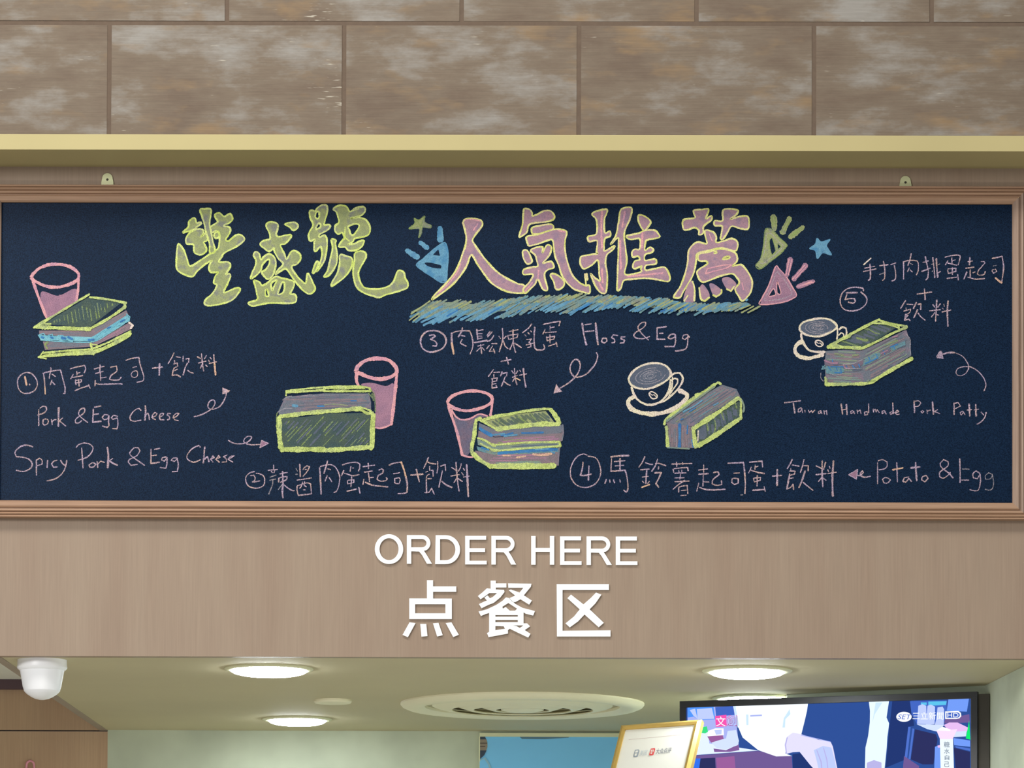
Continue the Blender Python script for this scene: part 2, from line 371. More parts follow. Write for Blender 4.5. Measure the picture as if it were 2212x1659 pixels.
class Art:
    def __init__(s, name, label=None):
        s.name, s.label, s.vs, s.fs, s.fm, s.mats, s.lay = name, label, [], [], [], [], 0
        s.groups = []
    def mi(s, k):
        if k not in s.mats: s.mats.append(k)
        return s.mats.index(k)
    def P(s, x, y):
        return on_y(x, y, YBD - s.lay*2.2e-5)
    def ribbon(s, pts, w, k, closed=False, taper=True, jit=0.16, lim=58):
        if s.name in ('chalk_caption', 'chalk_arrow'): w *= 0.84
        if closed: runs = [cr(pts, True)]; runs[0].append(runs[0][0])
        else: runs = [cr(r) for r in split_corners(pts, lim)]
        m = s.mi(k)
        for r in runs:
            r = [p for i, p in enumerate(r) if i == 0 or math.dist(p, r[i-1]) > 1e-4]
            if len(r) < 2: r.append((r[0][0]+0.5, r[0][1]+0.5))
            s.lay += 1; n = len(r); base = len(s.vs)
            if not closed:   # short rounded ends
                def ext(p, q, d):
                    L = math.dist(p, q) or 1; return (p[0]+(p[0]-q[0])/L*d, p[1]+(p[1]-q[1])/L*d)
                r = [ext(r[0], r[1], w*0.38)] + r + [ext(r[-1], r[-2], w*0.38)]; n += 2
            ph = random.uniform(0, 6)
            for i, p in enumerate(r):
                a = r[max(0, i-1)]; b = r[min(n-1, i+1)]
                dx, dy = b[0]-a[0], b[1]-a[1]; L = math.hypot(dx, dy) or 1
                ww = w/2*(1 + 0.14*math.sin(ph+i*0.31))
                if not closed and i in (0, n-1): ww *= 0.45
                l = ww*(1+random.uniform(-jit, jit)); q = ww*(1+random.uniform(-jit, jit))
                s.vs.append(s.P(p[0]-dy/L*l, p[1]+dx/L*l)); s.vs.append(s.P(p[0]+dy/L*q, p[1]-dx/L*q))
            f0 = len(s.fs)
            for i in range(n-1):
                s.fs.append((base+2*i, base+2*i+1, base+2*i+3, base+2*i+2)); s.fm.append(m)
            s.groups.append([min(p[0] for p in r), min(p[1] for p in r), max(p[0] for p in r), max(p[1] for p in r), f0, len(s.fs)])
    def fill(s, pts, k, holes=(), smooth=True):
        s.lay += 1; m = s.mi(k)
        loops = [cr(pts, True, 3) if smooth else pts] + [cr(h, True, 3) if smooth else h for h in holes]
        tri = tessellate_polygon([[Vector((x, y, 0)) for x, y in l] for l in loops])
        flat = [p for l in loops for p in l]; base = len(s.vs)
        s.vs += [s.P(*p) for p in flat]
        for t in tri: s.fs.append(tuple(base+i for i in t)); s.fm.append(m)
    def strokes(s, crop, txt, w=3.0, k="pink", closed=False, lim=58):
        for st in txt.split(';'):
            st = st.strip()
            if not st: continue
            ww, kk = w, k
            while st[0] in 'wk':
                a, st = st.split(None, 1)
                if a[0] == 'w': ww = float(a[1:])
                else: kk = a[1:]
            s.ribbon(topx(crop, parse(st)), ww, kk, closed, lim=lim)
    def fills(s, crop, txt, k, smooth=True):
        for st in txt.split(';'):
            if st.strip():
                a = [topx(crop, parse(q)) for q in st.split('|')]; s.fill(a[0], k, a[1:], smooth)
    def outl(s, crop, txt, w, k, fill=None, inset=True):
        """fill each shape (holes after |) and draw its chalk outline"""
        for st in txt.split(';'):
            if st.strip():
                a = [topx(crop, parse(q)) for q in st.split('|')]
                if fill: s.fill(a[0], fill, a[1:])
                for l in a: s.ribbon(l, w, k, True)
    def hatch(s, poly, k, ang, gap, w, jitter=0.5, length=(0.35, 0.9)):
        """loose parallel chalk lines inside a convex-ish polygon (photo pixels)"""
        ca, sa = math.cos(math.radians(ang)), math.sin(math.radians(ang))
        rot = [(x*ca+y*sa, -x*sa+y*ca) for x, y in poly]
        v = min(p[1] for p in rot); vmax = max(p[1] for p in rot)
        while v < vmax:
            v += gap*random.uniform(1-jitter, 1+jitter); us = []
            for i in range(len(rot)):
                a, b = rot[i], rot[(i+1) % len(rot)]
                if (a[1]-v)*(b[1]-v) < 0: us.append(a[0]+(b[0]-a[0])*(v-a[1])/(b[1]-a[1]))
            us.sort()
            for i in range(0, len(us)-1, 2):
                L = us[i+1]-us[i]; f = random.uniform(*length); u0 = us[i]+random.uniform(0, 1-f)*L; u1 = u0+f*L
                if L*f < 2: continue
                q = [(u0*ca-v*sa, u0*sa+v*ca), (u1*ca-v*sa, u1*sa+v*ca)]
                s.ribbon(q, w*random.uniform(.6, 1.3), k)
    def done(s):
        if s.name == 'chalk_caption':      # one part for every word or run of characters
            gap = 5.5; cl = []
            for g in s.groups:
                hit = [c for c in cl if any(g[0]-gap < e[2] and e[0]-gap < g[2] and g[1]-gap < e[3] and e[1]-gap < g[3] for e in c)]
                new = [g]
                for c in hit: new += c; cl.remove(c)
                cl.append(new)
            for c in cl:
                ids = [i for g in c for i in range(g[4], g[5])]; used = sorted({v for i in ids for v in s.fs[i]}); mp = {v: j for j, v in enumerate(used)}
                o = obj(s.name, [s.vs[v] for v in used], [tuple(mp[v] for v in s.fs[i]) for i in ids], [CH[k] for k in s.mats], cb, [s.fm[i] for i in ids])
                if s.label: o['label'] = s.label
            return
        o = obj(s.name, s.vs, s.fs, [CH[k] for k in s.mats], cb, s.fm)
        if s.label: o['label'] = s.label
        return o
# ------------------------------------------------------------------ chalk underline (hatched)
a = Art('chalk_underline', 'blue and grey-green hatched chalk band under the pink heading')
TOPL = [(888, 678), (905, 662), (930, 650), (978, 647), (1024, 652), (1087, 645), (1123, 641), (1213, 636), (1240, 633), (1290, 636), (1335, 640), (1430, 644), (1477, 655), (1544, 654), (1600, 655), (1622, 659)]
BOTL = [(884, 693), (915, 703), (971, 697), (1036, 694), (1120, 682), (1156, 675), (1224, 682), (1282, 675), (1340, 667), (1377, 677), (1413, 680), (1454, 684), (1504, 682), (1562, 676), (1622, 661)]
def lerp(L, x):
    for p, q in zip(L, L[1:]):
        if p[0] <= x <= q[0]: return p[1]+(q[1]-p[1])*(x-p[0])/(q[0]-p[0])
    return L[0][1] if x < L[0][0] else L[-1][1]
body = [(x, lerp(TOPL, x)+5) for x in range(900, 1606, 12)] + [(x, max(lerp(TOPL, x)+7, lerp(BOTL, x)-15)) for x in range(1600, 898, -12)]
a.fill(body, 'sage')
x = 886.0
while x < 1612:
    t, b = lerp(TOPL, x+22), lerp(BOTL, x)
    sl = random.uniform(.42, .66); h = b-t; k = random.random()
    yb = b - random.uniform(0, 7); L = min(h*random.uniform(.75, 1.05)/sl, 58, (1624-x))
    if k < 0.62:
        a.ribbon([(x, yb), (x+L*.5, yb-L*sl*.53), (x+L, max(yb-L*sl, lerp(TOPL, min(1621, x+L))))], random.uniform(3.2, 5.5), 'blue' if random.random() < .6 else 'teal')
    else:
        a.ribbon([(x, yb-8), (x+L*.5, yb-8-L*.5*sl)], random.uniform(2.4, 4.5), random.choice(['deepblue', 'blue', 'teal']))
    if random.random() < .75:
        y1 = t + random.uniform(-2, 3); a.ribbon([(x+4, y1+15), (x+30, y1+1)], random.uniform(3, 5), random.choice(['sage', 'olive', 'teal']))
    x += random.uniform(4, 8)
for p in ((884, 692, 905, 676), (893, 693, 906, 683), (888, 678, 929, 650), (1598, 668, 1621, 659), (1575, 662, 1600, 654)):
    a.ribbon([p[:2], p[2:]], 3, 'olive')
a.done()

# ------------------------------------------------------------------ heading, yellow part
T = lambda lab: Art('chalk_heading_character', lab)
a = T('first heading character in olive and yellow-green chalk')
a.outl('A', '230,480 310,400 320,320 400,270 430,340 490,330 500,350 430,400 380,440;'
 '350,465 440,430 520,440 525,500 490,540 570,490 600,545 570,600 530,620 560,680 570,740 490,800 400,770 390,700 380,650 290,640 275,580 300,520;'
 '630,400 730,330 700,270 695,220 760,200 825,250 910,210 945,280 900,340 820,375 820,392 895,400 915,450 885,520 850,575 880,605 1010,510 1090,530 1110,590 1000,680 830,770 790,830 750,900 880,905 915,960 850,1080 900,1070 915,1110 870,1220 820,1340 980,1280 1040,1275 1050,1310 960,1430 830,1490 620,1530 545,1500 560,1440 640,1370 700,1290 720,1230 675,1200 700,1100 740,1050 640,1050 605,1000 620,930 650,880 560,930 440,1030 370,1110 250,1080 150,1010 140,880 150,720 170,640 240,720 290,850 335,960 450,900 600,800 690,740 740,700 760,560 745,470 690,460 650,480;'
 '480,150 550,140 630,145 630,240 615,340 620,400 640,480 660,600 690,700 685,760 620,770 615,640 590,560 560,460 540,360 510,260;'
 '685,490 745,480 750,545 690,558', 3.7, 'yellow', 'olive')
a.strokes('A', '250,1020 330,1030 400,990; w2.5 170,850 180,960 230,1020; w2 600,1480 720,1465; w2 980,1300 1020,1330', 3, 'olive'); a.done()
a = T('second heading character in olive and yellow-green chalk')
a.outl('A', '1430,400 1440,345 1510,325 1590,360 1590,430 1570,500 1600,540 1700,520 1780,510 1780,550 1700,640 1630,660 1680,770 1720,860 1780,760 1840,740 1910,790 1920,860 1870,930 1790,970 1850,1080 1908,1145 1988,1210 2008,1120 2015,1070 2033,1070 2098,1200 2128,1290 2058,1360 1968,1320 1858,1200 1780,1090 1710,1000 1640,1030 1560,1080 1600,1010 1670,930 1600,850 1540,740 1540,700 1470,750 1390,700 1340,650 1380,600 1480,570 1470,480;'
 '1695,355 1830,335 1885,390 1820,450 1760,400;'
 '1245,800 1280,755 1330,790 1350,870 1400,820 1470,785 1540,830 1565,920 1550,1020 1510,1110 1450,1150 1400,1110 1365,1050 1420,1010 1470,930 1465,860 1380,930 1350,1020 1290,1090 1210,1140 1225,1060 1270,960 1280,880;'
 '1250,1165 1330,1190 1370,1240 1460,1190 1560,1110 1640,1130 1800,1170 1830,1220 1800,1300 1770,1360 1840,1370 1860,1430 1810,1490 1500,1490 1350,1510 1240,1535 1180,1510 1180,1480 1300,1440 1290,1350 1270,1250|1415,1305 1438,1290 1465,1380 1422,1390|1500,1210 1580,1165 1540,1250 1515,1310|1655,1195 1685,1200 1690,1270 1665,1345 1595,1365 1615,1290', 3.7, 'yellow', 'olive')
a.done()
a = T('third heading character in olive and yellow-green chalk')
a.outl('B', '190,180 230,160 270,175 290,140 340,100 400,80 445,110 440,200 405,330 400,370 480,370 480,410 420,460 330,510 335,545 400,520 435,560 440,680 410,860 360,960 290,1040 345,900 370,780 350,680 310,720 280,750 255,730 260,610 270,580 200,600 175,540 190,470 240,370 200,270|285,190 325,185 330,255 300,285 272,255|310,355 345,355 345,405 285,435 278,425;'
 '230,1060 270,930 300,890 320,930 265,1050;'
 '505,580 570,590 560,640 585,780 580,910 530,1020 460,1100 395,1110 450,1020 490,850 520,700;'
 '530,140 620,90 720,110 770,180 850,130 960,110 990,160 940,230 850,260 775,275 900,265 1000,300 1050,380 1055,470 1000,530 840,565 820,600 780,630 740,650 840,640 890,610 960,590 970,620 930,690 850,735 750,735 700,690 620,690 615,660 670,580 690,570 660,480 600,505 555,450 560,380 610,340 600,260 570,180|740,400 820,360 890,360 900,400 860,465 820,515 780,505 760,440;'
 '630,800 720,820 790,840 805,900 780,1000 700,1110 600,1190 505,1250 520,1180 590,1060 620,930;'
 '840,780 920,745 990,770 1000,830 960,910 910,1000 890,1080 920,1190 980,1270 1100,1290 1230,1280 1340,1240 1400,1170 1440,1060 1475,1020 1540,1050 1560,1130 1600,1200 1590,1270 1500,1310 1400,1340 1290,1370 1190,1410 1100,1390 980,1350 890,1290 840,1200 815,1080 820,960 835,880', 3.7, 'yellow', 'olive')
a.strokes('B', 'w2.5 700,400 700,540 760,600; w2 780,180 900,140', 2.5, 'yellow'); a.done()
# heading, pink part
a = T('fourth heading character in mauve chalk edged yellow')
a.outl('C', '865,330 900,290 1000,280 1110,300 1145,350 1120,410 1050,500 1000,590 1030,650 1110,770 1230,920 1350,1040 1480,1130 1640,1210 1730,1230 1760,1290 1740,1340 1600,1345 1450,1310 1280,1210 1180,1090 1080,950 985,800 920,950 840,1080 750,1190 640,1290 530,1370 420,1440 470,1360 600,1230 740,1060 810,920 860,780 900,660 910,540 880,400', 3.9, 'edge', 'mauve')
a.strokes('C', 'w3 890,300 1000,290 1100,310; w2.5 830,930 780,1050 640,1230 520,1340; w2.5 1080,350 1010,450 1060,380', 2.5, 'rose'); a.done()
a = T('fifth heading character in mauve chalk edged yellow')
a.outl('D', '215,140 290,150 330,200 330,240 400,220 500,170 590,170 650,240 620,300 500,330 320,350 270,400 250,480 150,545 150,500 190,370 200,230;'
 '330,410 450,380 600,360 635,420 560,470 400,500 330,490;'
 '250,540 400,510 550,460 680,430 790,450 825,490 800,600 800,750 840,920 900,1080 1000,1190 1090,1240 1150,1240 1150,1350 1050,1330 930,1290 820,1190 750,1080 710,950 660,830 640,700 620,590 560,590 420,640 290,670 265,640;'
 '190,760 220,730 270,750 330,890 320,910 260,930 210,860;'
 '320,720 400,690 480,690 475,770 540,660 600,680 600,750 550,840 480,920 600,895 640,980 560,1010 510,1060 510,1130 550,1300 480,1290 410,1150 370,1220 300,1290 230,1350 200,1290 290,1190 340,1080 205,1080 210,1010 330,975 410,960 390,860 370,800 310,750;'
 '590,1090 640,1070 720,1110 790,1190 770,1260 700,1300 660,1270 640,1190', 3.6, 'edge', 'mauve')
a.strokes('D', 'w4 edge'.replace('edge', '') + '1085,1075 1100,1230; 1110,1070 1120,1160', 4, 'edge'); a.strokes('D', '420,1020 410,1140; 230,1320 330,1200; 700,450 800,470', 3.5, 'rose'); a.done()
a = T('sixth heading character in mauve chalk edged yellow')
a.outl('D', '1185,215 1280,165 1400,150 1395,210 1365,290 1370,480 1440,460 1450,530 1370,570 1360,700 1370,745 1510,670 1480,730 1400,800 1380,920 1405,1080 1400,1240 1380,1345 1310,1340 1250,1270 1210,1190 1165,1070 1230,1130 1300,1170 1290,1080 1270,880 1180,950 1070,1000 1020,930 1020,850 1060,815 1270,780 1250,760 1260,600 1150,610 1130,540 1250,495 1250,300;'
 '1605,150 1750,125 1735,270 1650,490 1670,720 1685,900 1665,1080 1885,1045 1885,1000 1900,960 1800,1000 1770,960 1800,890 1870,870 1850,820 1770,830 1760,760 1800,720 1870,715 1870,570 1740,580 1680,530 1850,490 1950,450 2090,450 2140,500 2150,550 1985,585 1955,620 1945,735 2020,690 2070,730 2030,770 1950,795 1950,880 2090,860 2100,930 1960,950 1960,1020 2100,995 2230,980 2300,1100 2280,1180 2100,1150 1950,1135 1750,1150 1640,1170 1600,1280 1550,1310 1550,1150 1560,900 1570,600 1550,560 1455,650 1530,520 1570,320;'
 '1850,240 1900,230 1980,270 2030,330 1990,400 1930,450 1860,340', 3.6, 'edge', 'mauve')
a.strokes('D', '1330,180 1320,400 1330,700; 1290,1200 1340,1300; 1660,180 1620,400; 1590,600 1600,1000; 1910,480 1900,700; 1700,1110 2200,1060; 1330,1000 1340,1200', 4, 'rose'); a.done()
a = T('seventh heading character in mauve chalk edged yellow')
a.outl('E', '790,160 900,150 1000,150 960,280 1040,240 1040,300 930,390 920,490 860,510 860,450 800,410 700,440 640,430 640,300 800,270 790,210;'
 '1215,155 1410,155 1400,220 1310,290 1450,250 1560,250 1580,340 1560,430 1450,420 1330,390 1270,480 1210,570 1170,570 1190,460 1190,385 1090,380 1090,310 1200,310;'
 '950,450 1060,470 1110,540 1110,620 1220,600 1330,565 1410,610 1415,690 1370,745 1180,700 1000,740 840,780 820,900 790,1050 720,1200 640,1320 590,1410 500,1400 590,1260 660,1080 700,900 720,730 830,620 970,640 960,560;'
 '860,790 1000,760 1170,712 1370,765 1410,840 1400,900 1340,960 1460,940 1530,1000 1600,1110 1625,1200 1600,1340 1490,1460 1430,1390 1380,1290 1440,1200 1400,1120 1330,1070 1150,1110 920,1190 840,1090 850,1020 980,930 960,890 860,880|1210,845 1290,820 1295,850 1200,865|1075,765 1110,750 1120,770 1085,780', 3.7, 'edge', 'mauve')
a.fills('E', '700,1240 775,1180 800,1460 640,1460; 870,1290 910,1220 970,1280 1015,1370 1000,1430 950,1465 890,1440; 1010,1220 1080,1220 1190,1310 1180,1370 1110,1405 1060,1370; 1190,1150 1290,1120 1390,1200 1390,1260 1320,1320 1260,1290', 'mauve')
a.strokes('E', '770,1180 800,1300 795,1460; 700,1385 650,1460; 865,1270 890,1430 950,1460 1010,1410; 1065,1375 1110,1400 1180,1350 1185,1300; 1260,1290 1320,1320 1365,1255', 3.7, 'edge')
a.strokes('E', '960,1060 980,1000 1200,950 1330,945 1250,990 1020,1050 950,1075; 1480,1200 1500,1300; 1010,500 1050,600', 2.6, 'rose'); a.done()

def star(crop, txt, fk, ek, lab):
    a = Art('chalk_star', lab); p = topx(crop, parse(txt)); a.fill(p, fk, smooth=False); a.ribbon(p, 2.2, ek, True)
    for i in range(0, len(p), 2): a.ribbon([p[i], (sum(q[0] for q in p)/len(p), sum(q[1] for q in p)/len(p))], 2.4, ek)
    a.done()
star('B', '1615,425 1700,350 1690,275 1755,300 1840,245 1840,330 1935,380 1920,415 1810,405 1795,490 1755,550 1765,430', 'olive', 'leaf', 'small yellow chalk star above the blue megaphone')
star('F', '990,710 1070,645 1095,565 1155,615 1280,580 1230,670 1300,800 1175,770 1100,850 1070,740', 'blue', 'blue', 'small blue chalk star right of the green megaphone')
def mega(crop, outer, holes, rays, fk, ek, lab):
    a = Art('chalk_megaphone', lab)
    a.fill(topx(crop, parse(outer)), fk, [topx(crop, parse(h)) for h in holes], False)
    a.ribbon(topx(crop, parse(outer)), 2.6, ek, True)
    o_ = topx(crop, parse(outer)); g_ = (sum(p[0] for p in o_)/len(o_), sum(p[1] for p in o_)/len(o_))
    if not (crop == 'C'): a.ribbon([(p[0]+(g_[0]-p[0])*.25, p[1]+(g_[1]-p[1])*.25) for p in o_], 1.8, 'faint', True)
    for h in holes: a.ribbon(topx(crop, parse(h)), 2.0, ek, True)
    for r, w in rays:
        p = topx(crop, parse(r)); a.ribbon(p, w, fk); a.ribbon([(p[0][0]-w*.25, p[0][1]), (p[1][0]-w*.25, p[1][1])], 2.4, ek); a.ribbon([(p[0][0]+w*.28, p[0][1]+1), (p[1][0]+w*.28, p[1][1]-1)], 2.2, ek)
    a.done()
mega('C', '210,920 290,860 420,740 560,640 620,640 650,780 640,1000 620,1170 540,1190 400,1100 210,970', ('430,800 510,720 535,815', '310,910 400,905 555,950 550,1000 420,990 330,950'),
     (('60,740 215,835', 11), ('255,625 350,700', 11), ('535,420 540,590', 13)), 'blue', 'blue', 'blue chalk megaphone with three rays left of the pink heading')
mega('F', '350,450 390,420 450,440 560,560 660,650 650,690 560,790 420,900 280,1000 215,950 290,850 330,640', ('412,590 450,555 500,740 450,800 420,700', '530,640 575,680 535,720'),
     (('470,250 485,430', 12), ('700,280 600,480', 12), ('890,405 710,545', 11)), 'olive', 'leaf', 'grey-green chalk megaphone with three rays right of the heading')
mega('F', '500,970 550,1000 650,1110 740,1260 800,1370 740,1430 560,1490 280,1510 300,1430 400,1240', ('405,1390 470,1285 500,1370', '525,1190 572,1310 570,1365 522,1340'),
     (('712,860 665,1090', 11), ('935,950 760,1150', 11), ('1040,1180 820,1255', 10)), 'rosefill', 'rose', 'pink chalk megaphone with three rays below the green one')

# ------------------------------------------------------------------ captions
def cap(lab, name='chalk_caption'): return Art(name, lab)
a = cap('caption numbered 1 in pale pink Chinese characters')
a.strokes('H', '505,462 430,480 365,530 325,600 325,680 345,770 400,830 470,850 560,835 640,790 685,700 680,620 640,545 580,485 505,462; w4.4 kpeach 457,540 472,610 487,695; w4.5 540,683 548,690;'
 '800,480 815,600 825,720; kpeach 825,720 832,860; 790,480 850,462 960,440 1040,425 1110,420 1130,480 1160,600 1195,740 1190,850 1165,850; w2.6 932,375 935,430 915,500 905,570; w2.6 955,495 985,515 1020,540; w2.6 955,605 925,690; w2.6 960,640 1010,690;'
 '1290,400 1400,365 1555,335 1575,400 1550,470; w2.6 1410,445 1415,510; w2.6 1415,480 1470,465; 1345,500 1300,580; 1325,555 1400,545 1520,520; w2.6 1390,600 1385,650 1400,690; w2.6 1400,610 1500,595 1490,640 1400,660; 1440,590 1455,715; w3.5 1380,800 1480,755 1625,710; 1630,690 1655,755;'
 '1730,400 1910,350; 1840,325 1835,445; 1755,485 1895,445; 1845,470 1850,610; w2.6 1865,565 1950,550; 1750,610 1745,710; 1760,660 1820,680 1960,680 2180,672 2247,680; 2030,370 2140,345 2145,440 2040,520 2015,590 2080,605 2180,600 2225,550')
a.strokes('I', '190,240 300,205 425,190 450,320 490,450 515,540 505,610 460,630 395,645; w2.6 315,375 380,355; w2.6 375,430 310,455 285,500 300,545 350,555 395,530 400,460 375,430;'
 'w3.4 675,385 860,365; w4 805,305 800,515; 1070,105 1030,190 965,300; w2.6 1110,175 1190,190; w2.6 1080,245 1085,300; w2.6 1065,310 1130,290 1140,350 1065,385; w3.4 1075,380 1050,450 1040,520; w2.6 1080,430 1130,405; 1040,520 1120,510 1190,545; 1240,165 1235,265; 1290,215 1345,205 1340,280; w3.4 1320,290 1280,370 1240,510; 1320,425 1370,460 1425,475;'
 '1500,175 1560,210; w2.6 1665,155 1630,215; 1575,120 1590,270 1615,440; 1520,290 1660,255; w2.6 1595,300 1555,385; w2.6 1650,325 1680,355; w2.6 1735,190 1760,220; w2.6 1705,235 1725,270; 1720,300 1850,270; w4.2 1800,140 1815,300; kpeach w4.2 1815,300 1835,510')
a.done()
AMP = '1610,1385 1540,1330 1460,1260 1445,1200 1490,1135 1550,1120 1560,1170 1520,1230 1440,1280 1385,1340 1390,1390 1450,1390 1500,1350'
a = cap('English caption Pork & Egg Cheese in pale pink chalk')
a.strokes('H', '712,1150 712,1440; 735,1120 790,1085 845,1095 855,1150 800,1210 690,1245; 800,1330 785,1390 810,1430 865,1415 890,1360 870,1325 820,1320; 945,1330 960,1425; 955,1370 990,1340 1030,1330; w4.6 1080,1110 1072,1450; 1150,1300 1090,1355 1150,1400 1210,1450;' + AMP +
 '; w3.8 1715,1140 1705,1380 1855,1360; 1735,1105 1855,1080; 1715,1240 1810,1225; 1985,1245 1920,1240 1880,1290 1910,1330 1970,1320 2000,1260; 2000,1260 1995,1380 2000,1440 1970,1475 1880,1450; 2160,1270 2090,1250 2045,1295 2075,1325 2150,1300 2165,1340 2165,1440 2150,1500 2070,1495')
a.strokes('I', '465,1160 430,1125 370,1145 300,1210 260,1290 280,1350 360,1360 465,1340; w4 545,1075 550,1200 535,1340; 545,1260 590,1210 610,1260 620,1330; 660,1290 730,1265 760,1220 720,1200 675,1250 680,1310 730,1330; 800,1290 870,1250 880,1215 830,1220 800,1280 820,1330 890,1335; 1010,1220 960,1215 945,1245 990,1280 990,1320 950,1335; 1050,1300 1120,1270 1160,1220 1110,1215 1060,1270 1080,1330 1150,1350')
a.done()
a = cap('curled chalk arrow pointing up beside caption 1', 'chalk_arrow')
a.strokes('I', '1440,1275 1530,1255 1630,1215 1740,1150 1800,1085 1825,1010 1795,970 1740,985 1700,1040 1700,1110 1760,1140 1830,1130 1920,1080 1990,980 2035,860', lim=120); a.fills('I', '1960,740 1960,865 2040,850 2105,800', 'pink', False); a.fills('I', '1965,745 1965,860 2100,800', 'pink', False); a.done()
a = cap('English caption Spicy Pork & Egg Cheese in pale pink chalk')
a.strokes('J', 'w3.4 540,268 430,240 340,265 270,320 248,370 270,430 370,440 470,470 525,530 520,600 460,650 380,675 270,655; 600,480 600,600 600,735; 600,490 650,455 695,490 690,555 610,580; 785,490 775,612; 940,490 880,510 850,555 880,605 940,600; 1000,490 1030,545 1080,580; 1100,490 1080,600 1030,700 940,780 850,815 775,828;'
 'w2.4 1255,280 1300,230 1380,205; 1380,205 1470,220 1530,275 1520,340 1470,410 1400,455 1285,490; 1345,290 1358,450 1368,620; 1520,530 1465,570 1480,605 1540,600 1580,555 1540,530; 1600,510 1610,610; 1605,560 1660,505 1720,525; w5 1770,280 1785,420 1775,610; w2.4 1860,460 1800,500; w4 1810,505 1860,540 1935,570')
a.strokes('K', '340,685 240,615 150,550 130,510 190,440 255,440 275,480 230,550 130,600 112,640 150,685 240,670; w3.6 430,460 430,660 550,640; 480,460 555,445; 435,550 510,540; 640,565 590,580 580,610 620,625 655,575; 655,575 655,660 640,725 560,715; 800,580 740,585 715,615 760,630 800,590 815,680 800,770 730,775; 1125,430 1100,405 1010,450 945,530 940,590 1000,635 1060,635 1125,605; w4 1185,425 1175,550 1165,650; w3.6 1180,600 1225,560 1245,635; 1265,600 1320,575 1300,550 1270,600 1300,640; 1340,600 1400,570 1380,545 1345,600 1390,640; 1500,540 1450,560 1490,600 1490,635 1430,640; 1520,600 1600,550 1550,560 1515,600 1580,640')
a.done()
a = cap('short curled chalk arrow pointing right at the second sandwich', 'chalk_arrow')
a.strokes('K', '1520,335 1600,375 1720,380 1800,350 1845,290 1800,275 1745,310 1740,360 1830,395 1960,390', lim=120); a.fills('K', '1985,335 1960,435 2085,375', 'rosefill', False); a.strokes('K', '1985,335 1960,435 2085,375 1985,335', 2.4); a.done()
a = cap('caption numbered 2 in pale pink Chinese characters along the lower edge')
a.strokes('L', '250,330 170,350 100,420 95,510 140,590 230,630 330,630 420,580 440,480 420,410 350,370 285,360; 180,405 240,395 265,440 255,490 215,520 280,515 350,500; w2.6 605,210 605,285; 505,305 675,290; w2.4 560,320 580,350; w2.4 625,310 610,350; kfaint 540,430 650,395; kfaint 535,490 640,465; kfaint 590,470 585,560 550,660 515,745;'
 'w2.8 720,370 855,345; w4.2 770,330 775,560 765,700 775,810; 695,520 700,450 760,430 850,420 835,480 730,525; w2.4 kfaint 760,570 690,660; 800,575 860,625 940,675 980,680;'
 'w3.6 1085,195 1095,420; w2.4 kfaint 1015,270 1040,320; kfaint 1010,375 1040,380; 1215,225 1165,260 1145,295; 1215,225 1265,240 1220,330 1145,415; 1185,290 1210,290; 1035,485 1150,470 1295,445; 1035,600 1035,680 1060,775; 1040,590 1110,570 1220,535 1285,560 1300,740; 1075,765 1290,740; w2.6 1135,520 1120,590 1085,635; w2.6 1175,515 1165,580 1205,610; w2.4 1150,665 1190,665;'
 'w4 1450,260 1465,480 1478,740; 1465,235 1560,210 1650,200 1730,240 1790,330 1820,440 1800,590 1760,690 1715,712; w3.6 1595,135 1570,240 1525,360; 1600,280 1650,295; 1590,400 1550,505; 1625,440 1675,515;'
 '1870,205 1990,170 2120,160 2190,190 2185,260 2165,320; w2.4 2025,235 2010,325; w2.2 2050,265 2075,265; 1895,310 1850,405; 1910,360 2000,390 2060,405 2175,385; w2.6 1960,500 1965,555; w2.6 1970,490 2080,480 2080,530 1970,555; 2040,430 2025,610; w3.6 1955,690 2130,650; 2170,620 2195,730')
a.strokes('M', '120,325 335,295; 215,260 220,360; 145,425 290,405; 220,440 240,600; w2.6 250,525 310,520; 135,555 120,655; w3.6 165,610 280,660 400,680 575,695; 415,385 460,362 495,385 480,440 400,490 380,560 440,590 540,580 565,545 545,525;'
 '600,295 690,260 820,240; w4.6 kpeach 820,240 870,370 910,520; w4.4 910,520 935,650 930,790; 930,795 860,815 765,820; w2.6 680,455 795,435; 700,545 705,620 735,635 785,635 805,560 780,525 700,545; w4.2 1000,480 1220,460; w3.6 1100,370 1125,480 1155,600;'
 '1320,155 1290,240 1235,355; 1310,240 1380,265 1460,275; 1345,320 1345,390; w2.6 1275,425 1310,410; 1370,390 1405,390 1410,500; 1340,465 1290,500 1285,640 1290,790; w2.6 1310,545 1375,545; 1255,800 1330,795 1380,720 1430,830; 1490,230 1495,340 1480,440; w2.6 1545,315 1630,285 1640,400; 1580,400 1550,540 1515,700; w3.8 1570,595 1650,660 1755,705;'
 '1750,340 1820,385; 1925,270 1910,340 1870,410; w3.5 1830,245 1840,400 1860,600 1885,770; 1735,495 1890,470; w2.4 1840,540 1790,620; 1865,540 1945,595; 1965,355 1985,390; w2.6 1935,435 1965,480; w2.4 1965,515 2080,495; w5 2025,290 2040,560 2055,870')
a.done()
a = cap('caption numbered 3 in pale pink Chinese characters under the blue band')
